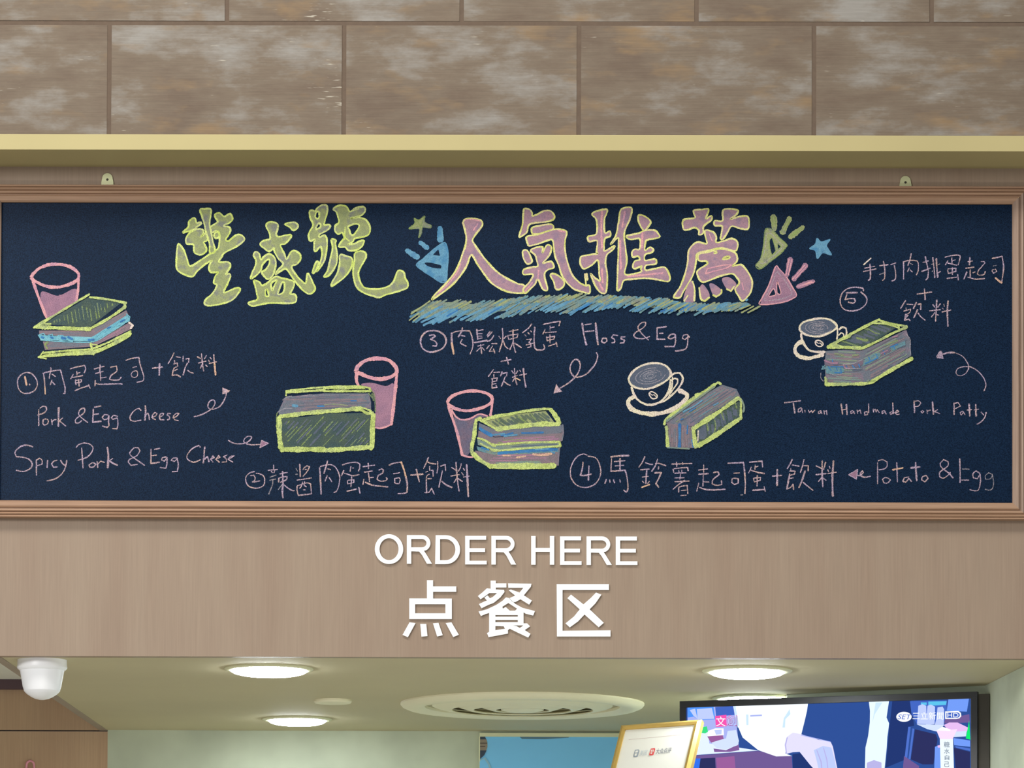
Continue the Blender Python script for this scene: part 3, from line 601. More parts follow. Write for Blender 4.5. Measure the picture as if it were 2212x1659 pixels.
a.strokes('P', 'w4.2 310,220 210,235 140,300 120,380 150,470 230,520 330,515 430,470 480,380 460,300 390,240 310,220; w3.6 245,290 310,280 330,300 260,345 320,370 350,410 340,440 290,435; w5 555,260 560,400; w5 kpeach 560,400 585,550; 560,265 600,240 700,225 810,225 840,300 855,400 845,480 815,550; w3.6 708,185 700,230 650,310; w2.8 690,290 745,300; 705,345 680,390; w3.8 680,400 760,440;'
 'w3.6 910,205 925,345; w2.8 915,225 1000,210; w2.4 930,265 985,265; w2.4 935,300 985,300; 935,335 985,325; w4 875,390 970,375 1055,360; 1095,235 1055,290; 1125,240 1065,310; 1150,290 1110,350 1060,375; w2.6 925,440 1010,420; 965,420 980,545; w2.4 965,460 905,515; w2.4 985,460 1020,500; 1085,430 1050,475; 1120,405 1195,405; w2.6 1130,440 1085,515 1165,510; 1145,480 1165,540;'
 'w3.2 1270,190 1275,350 1225,520; w2.6 1220,300 1245,335; 1325,300 1295,330; 1285,370 1310,440 1350,475; w2.6 1365,235 1490,210; 1420,210 1425,400 1455,530; w2.6 1345,290 1360,345; w2.6 1355,290 1490,270 1475,320 1370,345; 1420,380 1375,490; w3.6 1445,400 1535,460;'
 '1680,130 1640,185 1555,250; w2.6 1585,280 1605,300; w2.6 1630,250 1650,270; w2.6 1665,225 1680,240; w2.6 1610,350 1680,340 1650,380; w3.2 1640,385 1670,400 1670,450 1625,460; 1605,425 1700,400; w3.6 1725,175 1715,350 1730,470 1780,495 1845,490 1865,460 1850,420;'
 '1845,135 1960,110 2085,90 2065,155; w2.6 1940,155 1940,220; w2.6 1940,185 2000,170; 1870,205 1840,270; 1870,250 2030,240; w2.6 1890,310 1900,365; 1890,320 2005,300 1995,340 1900,365; 1940,280 1940,395; w3.4 1920,440 2035,400; 2025,385 2040,445;'
 'w3.4 1250,655 1390,630; w3.4 1330,600 1355,695; 1145,770 1075,865; w2.6 1150,810 1235,805; w2.6 1150,840 1150,880; w2.6 1115,900 1200,885 1190,930 1130,940; 1130,900 1125,1030 1195,1020 1180,990; w2.4 1140,975 1180,965; 1265,800 1245,860; 1265,830 1335,810 1330,860; 1310,870 1280,950 1255,1005; 1295,935 1340,975 1380,990;'
 '1400,785 1425,820; 1440,755 1450,880 1475,985; 1485,790 1460,830; 1410,880 1480,850; 1440,890 1415,940; kpeach 1460,890 1520,920; w2.6 1515,780 1525,800; 1510,850 1610,830; w4 1565,755 1580,900 1600,1015')
a.done()
a = cap('English caption Floss & Egg in pale pink chalk')
a.strokes('Q', 'w4.4 520,125 545,290 580,435; 560,145 650,130; 560,245 690,230; w5 715,120 730,280 750,430; w3.4 815,340 800,390 840,410 880,380 870,340 820,340; 1035,300 970,290 945,330 990,360 990,400 950,405; w3.4 1140,320 1085,320 1080,345 1135,370 1120,405 1070,410; 1480,365 1400,290 1335,210 1335,160 1390,110 1440,110 1430,160 1370,210 1290,260 1265,300 1300,335 1400,345 1495,315;'
 'w3.6 1740,170 1605,190 1605,355 1720,355; 1640,270 1690,265; w3.2 1860,280 1800,285 1765,330 1800,350 1860,320 1870,290; w3.4 1870,290 1870,400 1850,460; w4.2 1850,460 1720,460; w3 2075,325 2040,285 1990,295 1970,340 2010,360 2050,320; w3.6 2050,320 2045,430 2020,490 1950,515 1870,525')
a.done()
a = cap('looped chalk arrow pointing down at the third sandwich', 'chalk_arrow')
a.strokes('Q', 'w3.6 725,550 745,590 720,690 650,790 560,870 440,905 370,860 345,780 370,690 430,645 480,680 490,760 450,860 380,940 290,1010 200,1060', lim=120); a.fills('Q', '145,1000 105,1140 230,1110 175,1050', 'pink', False); a.fills('Q', '145,1000 105,1140 230,1110 175,1050', 'pink', False); a.done()
a = cap('caption numbered 4 in pale pink Chinese characters along the lower edge')
a.strokes('S', '355,95 290,80 200,120 130,210 90,330 100,450 160,550 260,605 380,605 490,550 560,440 570,320 530,190 470,130 370,115; w3.6 290,210 280,310 250,420 330,420 420,400; w3.4 385,270 375,495;'
 'w4.8 735,125 870,110 1020,105; w2.6 745,150 735,350; 790,200 960,185; w4.2 880,150 880,325; w2.6 800,270 940,260; w3.4 730,355 870,345 960,335 985,420 1005,560 1000,660 975,685 940,655; w3.4 660,485 640,545; 715,490 720,530; 775,490 795,540; w2.6 875,490 885,530;'
 '1275,120 1240,200 1180,290; w2.8 1285,215 1340,240 1400,245; w3.6 1210,330 1345,320; w3.6 1305,340 1290,550; 1235,445 1330,435; w2.6 1235,510 1260,540; w2.6 1345,515 1320,550; w4 kpeach 1225,610 1350,565; 1480,160 1440,270 1385,355; w3.6 1445,235 1500,230 1610,265; 1495,285 1490,320; w4 1435,380 1535,375 1500,460 1450,550 1495,605;'
 '1705,240 2025,230; w2.6 1780,210 1785,280; w2.6 1875,215 1880,245; 1725,320 1735,370; 1740,315 1850,300 1960,295 1965,345; w2.4 1815,340 1820,370; w2.4 1865,335 1865,370; w2.8 1750,385 1930,380; 1845,395 1835,480; 1755,460 1900,455; 1755,520 1980,510; 1910,500 1820,560 1725,640; 1815,690 1815,610 1870,590 1950,580 1960,710; w2.6 1855,660 1935,655; w2.6 1850,740 1935,735')
a.strokes('T', '60,295 185,280; 130,225 130,325; w3.6 60,355 195,345; 125,370 120,520; w2.6 130,460 205,465; 60,480 35,590; w3.6 75,540 150,565 270,575 430,565; w3.6 270,330 330,320 350,360 290,400; 290,400 255,440 250,490 310,510 385,500 380,445;'
 'w3.6 470,200 570,195 690,190 705,320 715,480 710,625; w2 kfaint 650,645 680,645; w2.6 555,340 635,335; 530,420 525,470 565,500 615,480 620,420 560,410 530,420;'
 'w3.4 775,185 950,170 960,250; w2.6 855,225 850,290; w2.4 855,255 900,240; 800,255 765,335; w3.4 800,300 900,330 985,345; w2.6 830,410 840,455; 835,410 930,400 925,440 845,460; 885,370 880,520; w3.8 820,580 975,570; 980,530 995,595; w3.4 1100,380 1225,370; w5 1165,290 1160,510;'
 '1375,145 1345,210 1305,275; w3.4 1375,225 1470,240; w2.6 1355,275 1355,300; 1340,310 1415,310 1410,350 1345,370; w4 1340,350 1320,450 1300,560; w2.6 1335,415 1390,405; 1305,560 1350,540 1385,495 1395,570; 1540,150 1515,250 1490,330; w3.4 1530,235 1600,235 1600,305; w4.2 1555,310 1520,420 1470,540; w3.4 1530,470 1590,520 1665,580;'
 '1710,235 1780,270; 1845,185 1815,290; w4 1795,170 1795,350 1805,530; w3.4 1710,360 1850,345; 1790,400 1745,455; 1800,400 1850,440; w2.6 1895,240 1905,270; w2.6 1875,290 1885,320; 1875,345 1995,325; w5 1955,170 1940,400 1945,660')
a.done()
a = cap('English caption Potato & Egg in thin pale chalk')
a.strokes('U', 'w2.6 465,175 465,460; 475,155 530,140 590,170 590,230 550,265 485,275; 570,375 530,400 550,450 600,450 635,410 600,385 560,378; w3 720,180 728,435; w4.2 kpeach 665,275 800,250; w3 880,370 820,380 800,430 840,440 880,390 915,430; w4 970,180 975,300 985,420; w4.2 kpink 905,250 1025,238; w2.8 1110,350 1060,370 1050,410 1095,435 1135,390 1110,350;'
 '1410,320 1310,240 1295,190 1340,140 1400,165 1400,220 1340,270 1290,310 1290,370 1340,385 1410,340 1430,310; w4.4 kpink 1410,315 1465,380; w3.2 1555,130 1560,300 1560,445; kfaint 1590,265 1680,268; 1580,412 1675,412; 1820,320 1770,290 1730,330 1735,380 1790,395 1825,330 1830,430 1810,530 1770,555 1690,540; w2.6 kfaint 1990,340 1940,315 1895,355 1900,400 1960,395 1990,350 2005,450 1990,520 1950,545 1895,535', 2.8)
a.done()
a = cap('tiny chalk arrow pointing left before the potato caption', 'chalk_arrow')
a.fills('U', '80,340 200,270 185,400', 'rosefill', False); a.strokes('U', '80,340 200,270 185,400 80,340; w3.4 200,350 240,350 275,310 265,290 235,320 245,355 300,375 370,360', 2.4); a.done()
a = cap('caption numbered 5 in pale pink Chinese characters at the top right')
a.strokes('W', 'w3.2 600,905 595,860 520,840 400,835 270,870 180,950 140,1060 145,1170 200,1260 290,1300 400,1305 530,1270 640,1180 670,1090 640,1010 550,930; w4 260,945 475,940; w3.4 270,980 235,1080 330,1060 420,1060 440,1110 400,1150 300,1130;'
 'kcream 750,255 605,385; w2.8 625,455 825,415; 600,520 850,470; w3.6 730,375 740,520 735,660 700,695; 925,405 1090,385; 1000,320 1025,480 1020,660 980,695; w2.6 kfaint 920,580 1010,550; 1145,385 1245,350; 1215,400 1240,540 1235,670 1170,710;'
 'w3.2 1400,330 1400,670; w2.6 1390,330 1480,305 1590,300 1670,310 1695,370 1690,500 1655,590; 1550,165 1530,270 1485,400; w2.4 kfaint 1530,360 1580,385; 1510,450 1480,520; w2.4 1530,490 1575,530; w3.2 1670,970 1960,930; w3.4 1815,870 1830,1080;'
 'w3.4 1440,1100 1340,1255; w2.6 1465,1170 1590,1180; w2.4 1450,1245 1450,1285; w2.6 1405,1310 1540,1270 1520,1340 1440,1380; 1440,1370 1420,1490; w2.4 1450,1400 1490,1390 1430,1460; 1420,1490 1500,1470 1530,1500; w3.4 1655,1135 1595,1260; w3.4 1690,1175 1745,1165 1740,1280; w3.4 1680,1280 1605,1440; 1690,1350 1740,1420 1830,1490')
a.strokes('X', '80,225 110,370 140,500 130,640 90,690; w2.6 35,340 140,310; 10,520 180,455; w3.2 230,245 255,450 270,645; w4 300,265 310,450 330,635; w2.4 kfaint 205,380 235,370; kfaint w2.4 320,390 370,370; kfaint w2.4 210,520 240,510; w3.2 340,545 380,520;'
 '475,235 600,205 745,195 775,230 760,300 735,390; 610,250 610,370; w2.4 615,305 680,290; 530,310 480,390; w2.8 525,350 620,375 710,395; w2.4 525,490 540,560; 530,470 690,455 690,520 545,560; 620,440 620,580; 515,660 700,635; 725,580 740,690;'
 'w2.4 925,325 1020,310; w4 970,240 960,385; 885,455 1050,435; 975,480 975,630; 1030,545 1070,530; w3.4 910,530 850,670; 930,635 1000,655 1100,675 1260,660; w2.6 1190,325 1250,320 1270,350 1200,430 1140,500 1120,570 1160,595 1250,580 1275,520;'
 'w3.4 1415,260 1610,220; w3.2 1610,220 1640,420 1625,580 1600,740; kpeach w5 1600,745 1540,700 1480,650; kfaint w2.4 1435,410 1500,400; w2.4 1420,490 1410,510 1440,555 1505,520 1480,475 1420,490;'
 '235,1180 265,1230; 380,1165 330,1230; w3.4 310,1090 300,1250 285,1510; 170,1305 380,1280; 270,1340 205,1425; w2.4 310,1380 345,1390; w2.4 450,1170 460,1215; w2.4 420,1250 440,1270; 415,1325 590,1290; w4 535,1110 520,1300 530,1610')
a.done()
a = cap('English caption Taiwan Handmade Pork Patty in small pale chalk')
a.strokes('Y', 'w3.2 68,92 150,82 225,72; w3.4 155,95 170,195; 235,140 205,155 205,185 225,180 240,150 248,190; 270,165 272,185; 305,165 315,190 335,170 345,190 370,165; 430,170 405,180 405,200 425,195 430,175 440,200; 460,170 465,205; 465,180 485,170 490,210;'
 'w3.6 632,105 645,205; w3.8 683,110 690,210; 640,165 685,155; 745,170 725,180 730,200 750,190 755,175 765,200; 790,165 795,200; 795,180 820,165 830,200; w3.4 905,105 905,190; 890,180 865,185 865,215 895,210 890,180; 950,155 955,185; 955,170 970,155 980,185 990,160 1010,190; 1065,170 1040,175 1040,200 1060,190 1065,175 1080,205; w3.4 1145,95 1150,200; 1140,180 1115,190 1125,210 1145,195; 1170,195 1205,180 1190,165 1165,190 1185,210 1210,205;'
 'w3.4 1358,75 1362,190; 1360,80 1400,72 1425,95 1400,125 1365,130; 1440,170 1425,180 1440,195 1455,180 1440,170; 1485,165 1490,200; 1490,175 1520,165; w4 1540,85 1550,205; 1590,160 1560,180 1615,200;'
 'w3.2 1755,95 1755,210; 1755,100 1795,90 1820,125 1770,150; 1840,175 1815,190 1825,215 1845,195 1845,180 1865,212; w4 1905,105 1912,225; 1885,165 1930,160; w4 1970,110 1975,225; 1955,165 2000,155; w3.2 2025,185 2050,215; w3.4 2075,190 2060,240 2020,285 1985,305', 2.5)
a.done()
a = cap('large looped chalk arrow at the right edge pointing left', 'chalk_arrow')
a.fills('Z', '310,185 235,310 245,350 400,365 360,190', 'pink', False)
a.strokes('Z', 'w4 385,260 500,230 640,225; w2 640,225 760,270 860,340 920,430; w3 920,430 960,510 960,600; w2.2 960,600 900,690 800,745 710,730 680,660 730,580 850,545 1000,545; w2.8 1000,545 1110,600 1230,700 1310,810; w2.6 1310,810 1350,920 1345,1010 1310,1090', 3); a.done()

# ------------------------------------------------------------------ drinks
def tumbler(lab, crop, rim, sides, liquid, extra='', fk='rosefill', w=6.6):
    a = Art('chalk_tumbler', lab); a.fills(crop, liquid, fk)
    a.hatch(topx(crop, parse(liquid)), fk, 75, 3.4, 2.6)
    a.ribbon(topx(crop, parse(rim)), w, 'rose', True); a.strokes(crop, sides, w*.85, 'rose'); 
    if extra: a.strokes(crop, extra, 3.5, 'rose')
    a.done()
tumbler('pink chalk tumbler behind the first sandwich', 'G', '435,380 520,270 650,210 800,195 960,230 1070,310 1080,390 1010,450 850,505 700,510 550,465', '450,420 520,620 600,830 640,930; 1080,400 1075,560 1050,700', '565,585 800,630 1000,540 1070,560 1060,700 980,750 640,935')
tumbler('pink chalk tumbler behind the second sandwich', 'N', '1375,360 1430,260 1550,190 1700,170 1850,190 1950,270 1985,370 1900,440 1750,475 1600,455 1450,400', '1385,380 1385,500 1410,570; 1985,380 1970,560 1940,850 1905,1150', '1450,560 1600,530 1820,580 1940,550 1930,850 1890,1150 1670,1200 1670,800 1600,640', '1905,1150 1820,1190 1740,1210 1660,1200', w=8)
tumbler('pink chalk tumbler behind the third sandwich', 'O', '200,370 250,280 400,210 560,180 720,190 860,240 910,310 880,380 740,450 540,495 380,480 260,430', '210,430 270,600 350,850 430,1200; 910,350 900,460 880,570', '300,600 440,640 560,620 700,550 820,590 630,650 600,950 560,1150 430,1190', '430,1200 500,1225 600,1235; 260,480 340,600 440,640 560,620 700,550 830,580', 'greyrose')
def coffee(lab, crop, rim, rings, strokes, bean):
    a = Art('chalk_coffee_cup', lab); a.fills(crop, rim, 'mist'); a.ribbon(topx(crop, parse(rim)), 4.4, 'cream', True)
    cx, cy, rx, ry, rot = rings
    for s, arc in ((1.0, (0.2, 5.2)), (.72, (1.0, 6.6)), (.5, (2.6, 5.8)), (.38, (0.2, 5.6)), (.2, (0, 6))):
        pts = []
        for i in range(19):
            t = arc[0]+(arc[1]-arc[0])*i/18; x, y = rx*s*math.cos(t), ry*s*math.sin(t)
            pts.append((cx+x*math.cos(rot)-y*math.sin(rot), cy+x*math.sin(rot)+y*math.cos(rot)))
        a.ribbon(topx(crop, pts), 1.5, 'faint', lim=170)
    a.strokes(crop, strokes, 4, 'cream'); a.ribbon(topx(crop, parse(bean)), 2.6, 'cream', True)
    b = topx(crop, parse(bean)); cxx = sum(p[0] for p in b)/len(b); cyy = sum(p[1] for p in b)/len(b)
    a.ribbon([(cxx-7, cyy-4), (cxx-2, cyy), (cxx+2, cyy-1), (cxx+7, cyy+4)], 2, 'cream'); a.done()
coffee('cream chalk coffee cup on saucer beside the fourth sandwich', 'R', '140,400 140,330 220,220 360,140 540,105 700,135 790,220 800,300 750,370 620,450 460,510 300,510 200,470', (480, 310, 240, 120, -0.22),
 'w4.6 180,490 210,590 270,680 370,750 490,770 620,730 720,640 780,520 800,370; w4 810,310 860,270 950,265 995,340 970,440 880,560 790,640 700,710 620,735; w3.2 820,380 860,350 910,360 910,420 850,510 800,580; w3 830,330 825,450 800,560 760,660 690,720; w9.5 230,640 150,680 125,740 170,830 300,890 500,915 700,890 880,815 1000,730; w9 1000,730 1060,660 1060,600 1010,570 940,545', '460,580 500,560 560,590 590,630 570,665 510,670 465,620')
coffee('cream chalk coffee cup on saucer beside the fifth sandwich', 'V', '200,290 250,200 400,150 560,130 700,160 790,240 780,290 700,350 540,410 400,415 260,370', (500, 280, 210, 95, 0.03),
 'w5 225,380 240,480 290,570 360,640 480,665 600,665; w3.6 800,280 805,380 795,460; w3.6 830,310 880,270 940,290 950,360 930,430; w3 825,400 860,360 900,380 905,430; w8 240,495 160,545 125,620 145,690 220,745 340,765 460,740 570,710; w3 220,540 270,500', '450,500 500,480 560,510 575,550 530,580 470,560')

# ------------------------------------------------------------------ sandwiches
S_ = lambda lab: Art('chalk_sandwich', lab)
def px(crop, t): return topx(crop, parse(t))
a = S_('first chalk sandwich with a blue filling at the left end')
a.fills('G', '590,1020 1240,640 1680,720 1230,1070', 'bread', False); a.hatch(px('G', '700,1000 1240,680 1600,740 1230,1040'), 'leaf', 81, 8, 2.4)
a.fills('G', '540,1110 1240,1110 1740,830 1770,890 1290,1210 900,1190 540,1160', 'taupe', False); a.hatch(px('G', '1260,1110 1740,840 1760,890 1290,1200'), 'smoke', -31, 2.6, 1.8); a.hatch(px('G', '540,1120 1240,1130 1240,1190 560,1160'), 'smoke', 2, 2.6, 1.8)
a.fills('G', '520,1170 700,1180 1260,1200 1300,1180 1760,890 1790,970 1300,1260 900,1250 560,1240', 'cyan', False)
a.fills('G', '590,1260 1280,1270 1800,990 1830,1080 1280,1330 620,1380', 'taupe', False); a.hatch(px('G', '620,1270 1270,1275 1270,1340 640,1370'), 'smoke', -3, 2.6, 2); a.hatch(px('G', '1300,1270 1800,1010 1820,1080 1300,1330'), 'rosefill', -28, 2.6, 2)
a.strokes('G', '540,1170 600,1150 640,1200 600,1240 550,1210; 660,1180 720,1160 740,1230 690,1240; 800,1180 870,1180 900,1240 820,1250; 930,1190 1020,1220 1000,1260 920,1240; 1200,1230 1300,1220 1290,1270 1200,1230; 1330,1190 1420,1110 1500,1090; 1440,1130 1530,1050 1600,1050; 1560,1060 1640,980 1680,1000; 1660,980 1740,930 1700,990; 1740,880 1790,920 1780,980 1620,1040; 560,1240 800,1260 1060,1270 1300,1260 1500,1150 1720,1010', 2.2, 'cyan')
a.strokes('G', 'w4 570,1200 600,1210; w4 700,1200 730,1215; w5 850,1210 900,1220; w5 940,1200 1000,1230; w5 1220,1240 1290,1235; w3 1660,990 1720,960; w3 1480,1080 1520,1060', 3, 'deepblue')
a.strokes('G', 'w6 470,1070 700,930; 700,930 980,760 1230,610; w5 1240,650 1480,680 1740,730; w7 1720,740 1720,800; w6 1730,780 1500,940 1250,1080; w8 500,1060 900,1080 1240,1090; w4 590,1020 700,1020; 590,1420 900,1390 1240,1370; 530,1475 900,1445 1280,1430; w6 600,1460 900,1430 1260,1400; w5 1250,1290 1290,1440; 1250,1370 1500,1270 1800,1120; 1280,1430 1560,1310 1790,1180; w6 1300,1400 1560,1290 1800,1150; w3 600,1400 540,1480 640,1500; w2.5 1270,1300 1340,1310; w5 kcream 1780,1000 1830,1040 1800,1080', 4.5, 'lime')
a.strokes('G', 'w4 660,1270 620,1300 650,1360', 3, 'leaf'); a.done()
a = S_('second chalk sandwich seen from its broad front')
a.fills('N', '215,960 320,740 900,690 1570,690 1600,820 1600,940 1300,910 900,960 400,1000 230,1020', 'smoke', False)
a.hatch(px('N', '260,900 330,750 900,700 1570,700 1600,930 1300,900 600,960'), 'taupe', -2, 4, 3); a.hatch(px('N', '260,900 330,750 900,700 1570,700 1600,930 1300,900 600,960'), 'mist', -3, 6, 1.8)
a.strokes('N', 'w5 430,870 500,880; kdeepblue w3 800,880 900,880; kdeepblue w3 1300,800 1380,800; w2 kfaint 280,790 350,740 420,730; kfaint w2 210,970 300,920 420,910; kolive w2.5 900,860 1050,850 1250,870; kfaint w2 560,730 700,710 760,730; kfaint w2 1400,880 1560,930', 3, 'blue')
a.fills('N', '250,1060 600,1040 960,990 1590,980 1600,1500 960,1530 260,1540', 'bread', False); a.hatch(px('N', '280,1080 960,1020 1570,1020 1570,1470 960,1490 290,1480'), 'leaf', -47, 11, 2.2, length=(.3, .7)); a.hatch(px('N', '280,1080 960,1020 1570,1020 1570,1470 960,1490 290,1480'), 'mist', -47, 9, 3, length=(.2, .5))
a.strokes('N', 'w9 240,1035 600,990 960,955 1300,930 1450,920; w4 1300,905 1450,900 1600,950; w6 1450,930 1550,990 1600,970; w11 225,1060 230,1300 255,1500; w11 265,1530 600,1525 900,1530; w10 920,1540 1300,1515 1610,1490; w8 1620,980 1610,1300 1600,1520; w5 1650,1000 1640,1300 1630,1500; w4 330,655 620,620 1000,590 1400,585 1580,610; w5 340,675 900,640; w5 900,655 1580,655; w6 900,610 1500,605; w4 335,655 330,720; w5 1580,610 1590,660', 8, 'lime')
a.strokes('N', '1600,640 1650,700 1660,850 1665,960; 1570,690 1620,760; 205,980 190,1020 200,1200; w5 1620,700 1640,790', 2.4, 'leaf'); a.done()
a = S_('third chalk sandwich, double layered, in the middle')
a.fills('O', '760,650 1200,560 1760,500 1900,680 1400,720 960,770', 'olive', False); a.hatch(px('O', '800,650 1200,580 1760,520 1880,680 1400,710 960,750'), 'bread', 35, 5, 5)
a.strokes('O', '1170,590 1250,665; 1320,590 1480,700; 1520,540 1600,640; 1030,640 990,700', 3, 'leaf')
a.fills('O', '700,690 960,800 1400,760 2010,720 2040,850 1500,890 950,910 690,790', 'smoke', False); a.fills('O', '690,810 950,920 1500,890 2030,850 2020,980 1400,1010 950,1030 680,930', 'taupe', False)
a.hatch(px('O', '950,940 2020,870 2000,970 960,1020'), 'leaf', -3, 5, 3); a.hatch(px('O', '950,940 2020,870 2000,970 960,1020'), 'rosefill', -3, 6, 3.5)
a.fills('O', '670,940 940,1050 1400,1020 1980,1000 1980,1070 1400,1100 980,1130 680,1040', 'sage', False); a.hatch(px('O', '960,1060 1960,1010 1960,1060 980,1100'), 'mist', -3, 4, 3)
a.fills('O', '660,1060 960,1150 1400,1110 1980,1090 1970,1150 1500,1190 980,1220 680,1130', 'teal', False)
a.fills('O', '640,1130 960,1200 1500,1180 1970,1150 1970,1370 1400,1380 860,1370 620,1190', 'taupe', False); a.hatch(px('O', '700,1150 960,1200 1950,1160 1950,1280 1500,1310 900,1320'), 'rosefill', 0, 5, 4); a.hatch(px('O', '880,1330 1400,1310 1950,1270 1940,1360 900,1370'), 'sage', -2, 4, 4)
a.strokes('O', 'w7 715,780 800,840 900,890; w3.4 1050,890 1150,870 1240,850; w4 1380,850 1500,850 1720,840; w7 1010,1175 1200,1150 1500,1140; w7 1520,1130 1700,1120 1930,1110; w4 740,1080 850,1120', 4, 'deepblue')
a.strokes('O', 'w4 930,880 1100,860; 1100,900 1300,880; w4 1600,1110 1800,1100; 1850,1150 1900,1170', 4, 'blue'); a.strokes('O', 'w5 1560,1190 1700,1200 1850,1180; w4 1300,1240 1440,1220; w3 1080,1210 1200,1215', 4, 'peach')
a.strokes('O', 'w7 760,640 1000,580 1200,550; w6 1200,545 1450,500 1740,465; w5 1740,465 1830,470; w9 1840,480 1920,580 1980,690; w10 1960,710 1700,710 1400,735 980,790; w4 720,655 850,720 970,790; w4 760,640 830,690; w6.5 725,615 650,645 640,750 620,900; w8 640,700 620,900 590,1050; w7 590,1000 580,1150; w9 590,1170 700,1270 860,1370; w6 620,1170 750,1310; w11 870,1380 1200,1370 1600,1370 1900,1370; w5 850,1390 1300,1410 1900,1400; w4.5 680,930 800,970 930,1035 1200,1020 1500,1000 1980,990 1995,1060 1500,1090 980,1130 860,1090 720,1020; w3 900,1050 960,1060; w3 900,1110 1000,1120', 5, 'lime')
a.strokes('O', '2030,720 2040,850 2020,970; 1980,1080 1965,1250 1960,1350; w4 1990,830 2030,800', 3, 'smoke'); a.done()
a = S_('fourth chalk sandwich standing on edge beside the coffee cup')
a.fills('R', '720,1060 980,850 1300,620 1620,450 1850,520 1910,640 1500,880 1160,1110 760,1090', 'smoke', False); a.fills('R', '740,1060 1150,1120 1190,1460 940,1450 760,1440', 'taupe', False)
P1 = px('R', '760,1050 980,860 1620,470 1850,530 1900,630 1500,870 1160,1090'); a.hatch(P1, 'taupe', -33, 4, 3); a.hatch(P1, 'mist', -33, 5, 2.4); a.hatch(P1, 'teal', -33, 9, 2.2); a.hatch(P1, 'leaf', -33, 16, 1.6)
P2 = px('R', '760,1080 1140,1130 1180,1450 770,1440'); a.hatch(P2, 'smoke', 89, 3.6, 3); a.hatch(P2, 'faint', 89, 8, 1.4); a.hatch(P2, 'taupe', 89, 5, 2.4)
a.strokes('R', 'w6 945,1080 945,1250 940,1450; w3 1070,1100 1065,1230; w3 1140,1330 1160,1450; w2.5 1100,880 1200,820; w2.5 960,1010 1000,990', 3, 'deepblue'); a.strokes('R', 'w3 1000,880 1180,790 1300,700; w2.5 1480,780 1560,740', 3, 'blue')
a.fills('R', '1210,1150 1400,1020 1700,830 1910,700 1930,950 1600,1180 1220,1430', 'bread', False); a.hatch(px('R', '1230,1160 1880,740 1900,940 1240,1390'), 'mist', 80, 7, 6); a.strokes('R', '1380,1050 1400,1180; 1500,1010 1520,1110 1490,1220; 1610,890 1650,1010; 1830,730 1850,820; kcream 1240,1180 1235,1340; kleaf 1300,1370 1310,1350', 2.8, 'leaf')
a.strokes('R', 'w5 1600,440 1550,420 1480,470; w7 1500,450 1400,520 1200,650; w6 1200,610 1270,600; w9 1200,650 1080,740 980,810; w6 980,820 800,940 720,1010 700,1080; w7 735,1120 745,1280 755,1430; w10 1160,1155 1300,1060 1500,930; w8 1500,930 1700,790 1880,660; w6 1870,660 1920,690; w9 1165,1180 1180,1300 1200,1440; w10 1240,1420 1400,1330 1600,1200; w9 1600,1200 1800,1060 1920,980; w5 1925,720 1920,850 1920,960', 7, 'lime')
a.strokes('R', 'w4 740,1030 1100,760 1500,480; 1940,700 1970,800 1960,880; w3 750,1450 1100,1470', 4, 'sage'); a.done()
a = S_('fifth chalk sandwich with blue and pink filling at the right')
a.fills('V', '690,560 1000,410 1470,190 1790,250 1450,460 1180,600 900,590', 'bread', False); a.hatch(px('V', '860,480 1360,210 1760,260 1180,590'), 'mist', 20, 6, 5); a.strokes('V', 'w5 1110,440 1200,470 1280,480; w3 1280,290 1400,360 1480,380; w3 860,490 1000,530 1170,590; w5 1240,290 1290,300', 3, 'leaf')
a.fills('V', '620,650 900,630 1190,640 1500,500 1900,310 1960,500 1980,720 1650,930 1250,1170 620,1170 600,850', 'smoke', False)
P3 = px('V', '620,660 1190,650 1200,1150 620,1150'); a.hatch(P3, 'taupe', 3, 5, 4); a.hatch(P3, 'sage', 3, 7, 3)
P4 = px('V', '1200,650 1900,330 1960,700 1260,1140'); a.hatch(P4, 'taupe', -28, 5, 4); a.hatch(P4, 'sage', -28, 8, 3); a.hatch(P4, 'mist', -28, 7, 2)
a.fills('V', '620,890 760,900 900,910 910,990 780,1020 620,990; 1240,780 1400,690 1480,670 1480,740 1330,850 1200,890; 1640,590 1880,490 1890,550 1680,650', 'teal', False); a.fills('V', '1000,920 1190,900 1200,950 1060,980', 'mist', False)
a.fills('V', '590,790 760,820 880,860 700,890 600,870; 1500,680 1640,610 1640,660 1530,730; 1000,870 1200,800 1220,860 1100,910', 'greyrose', False)
a.strokes('V', '650,920 740,910 720,980 650,1000; 760,920 860,930 850,990; 560,890 620,930 550,940 600,880; 1250,780 1300,800 1340,760; 1380,720 1470,680 1480,740; 1660,600 1860,510; 1660,640 1850,560; 620,1000 760,1010 900,980', 2.2, 'teal')
a.strokes('V', '660,900 700,960; 780,900 800,960; 1300,750 1330,820; 1420,700 1440,760; 1700,580 1720,620; 850,930 870,1000; 940,880 960,920; 1040,880 1080,930; 1140,860 1160,910; 720,790 740,860; 1530,640 1560,700', 2.2, 'deepblue'); a.strokes('V', '760,990 860,1000; 1250,850 1450,760; 1640,590 1760,540; 700,900 900,900', 2.4, 'deepblue')
a.strokes('V', 'w4 760,690 900,720; w4 1050,720 1130,710; w3 1560,560 1760,480', 3, 'leaf'); a.strokes('V', 'w4 600,800 700,840 800,840; w3 900,870 920,920 1000,930; w3 1500,690 1600,640; w3 1680,430 1760,410', 3, 'rosefill')
a.strokes('V', 'w2 540,1000 540,1080 580,1130; 900,860 1050,850 1200,790; 680,1010 760,1030 900,1010; 930,930 1180,930; 1900,380 1960,470 1960,620 1970,700', 2, 'faint')
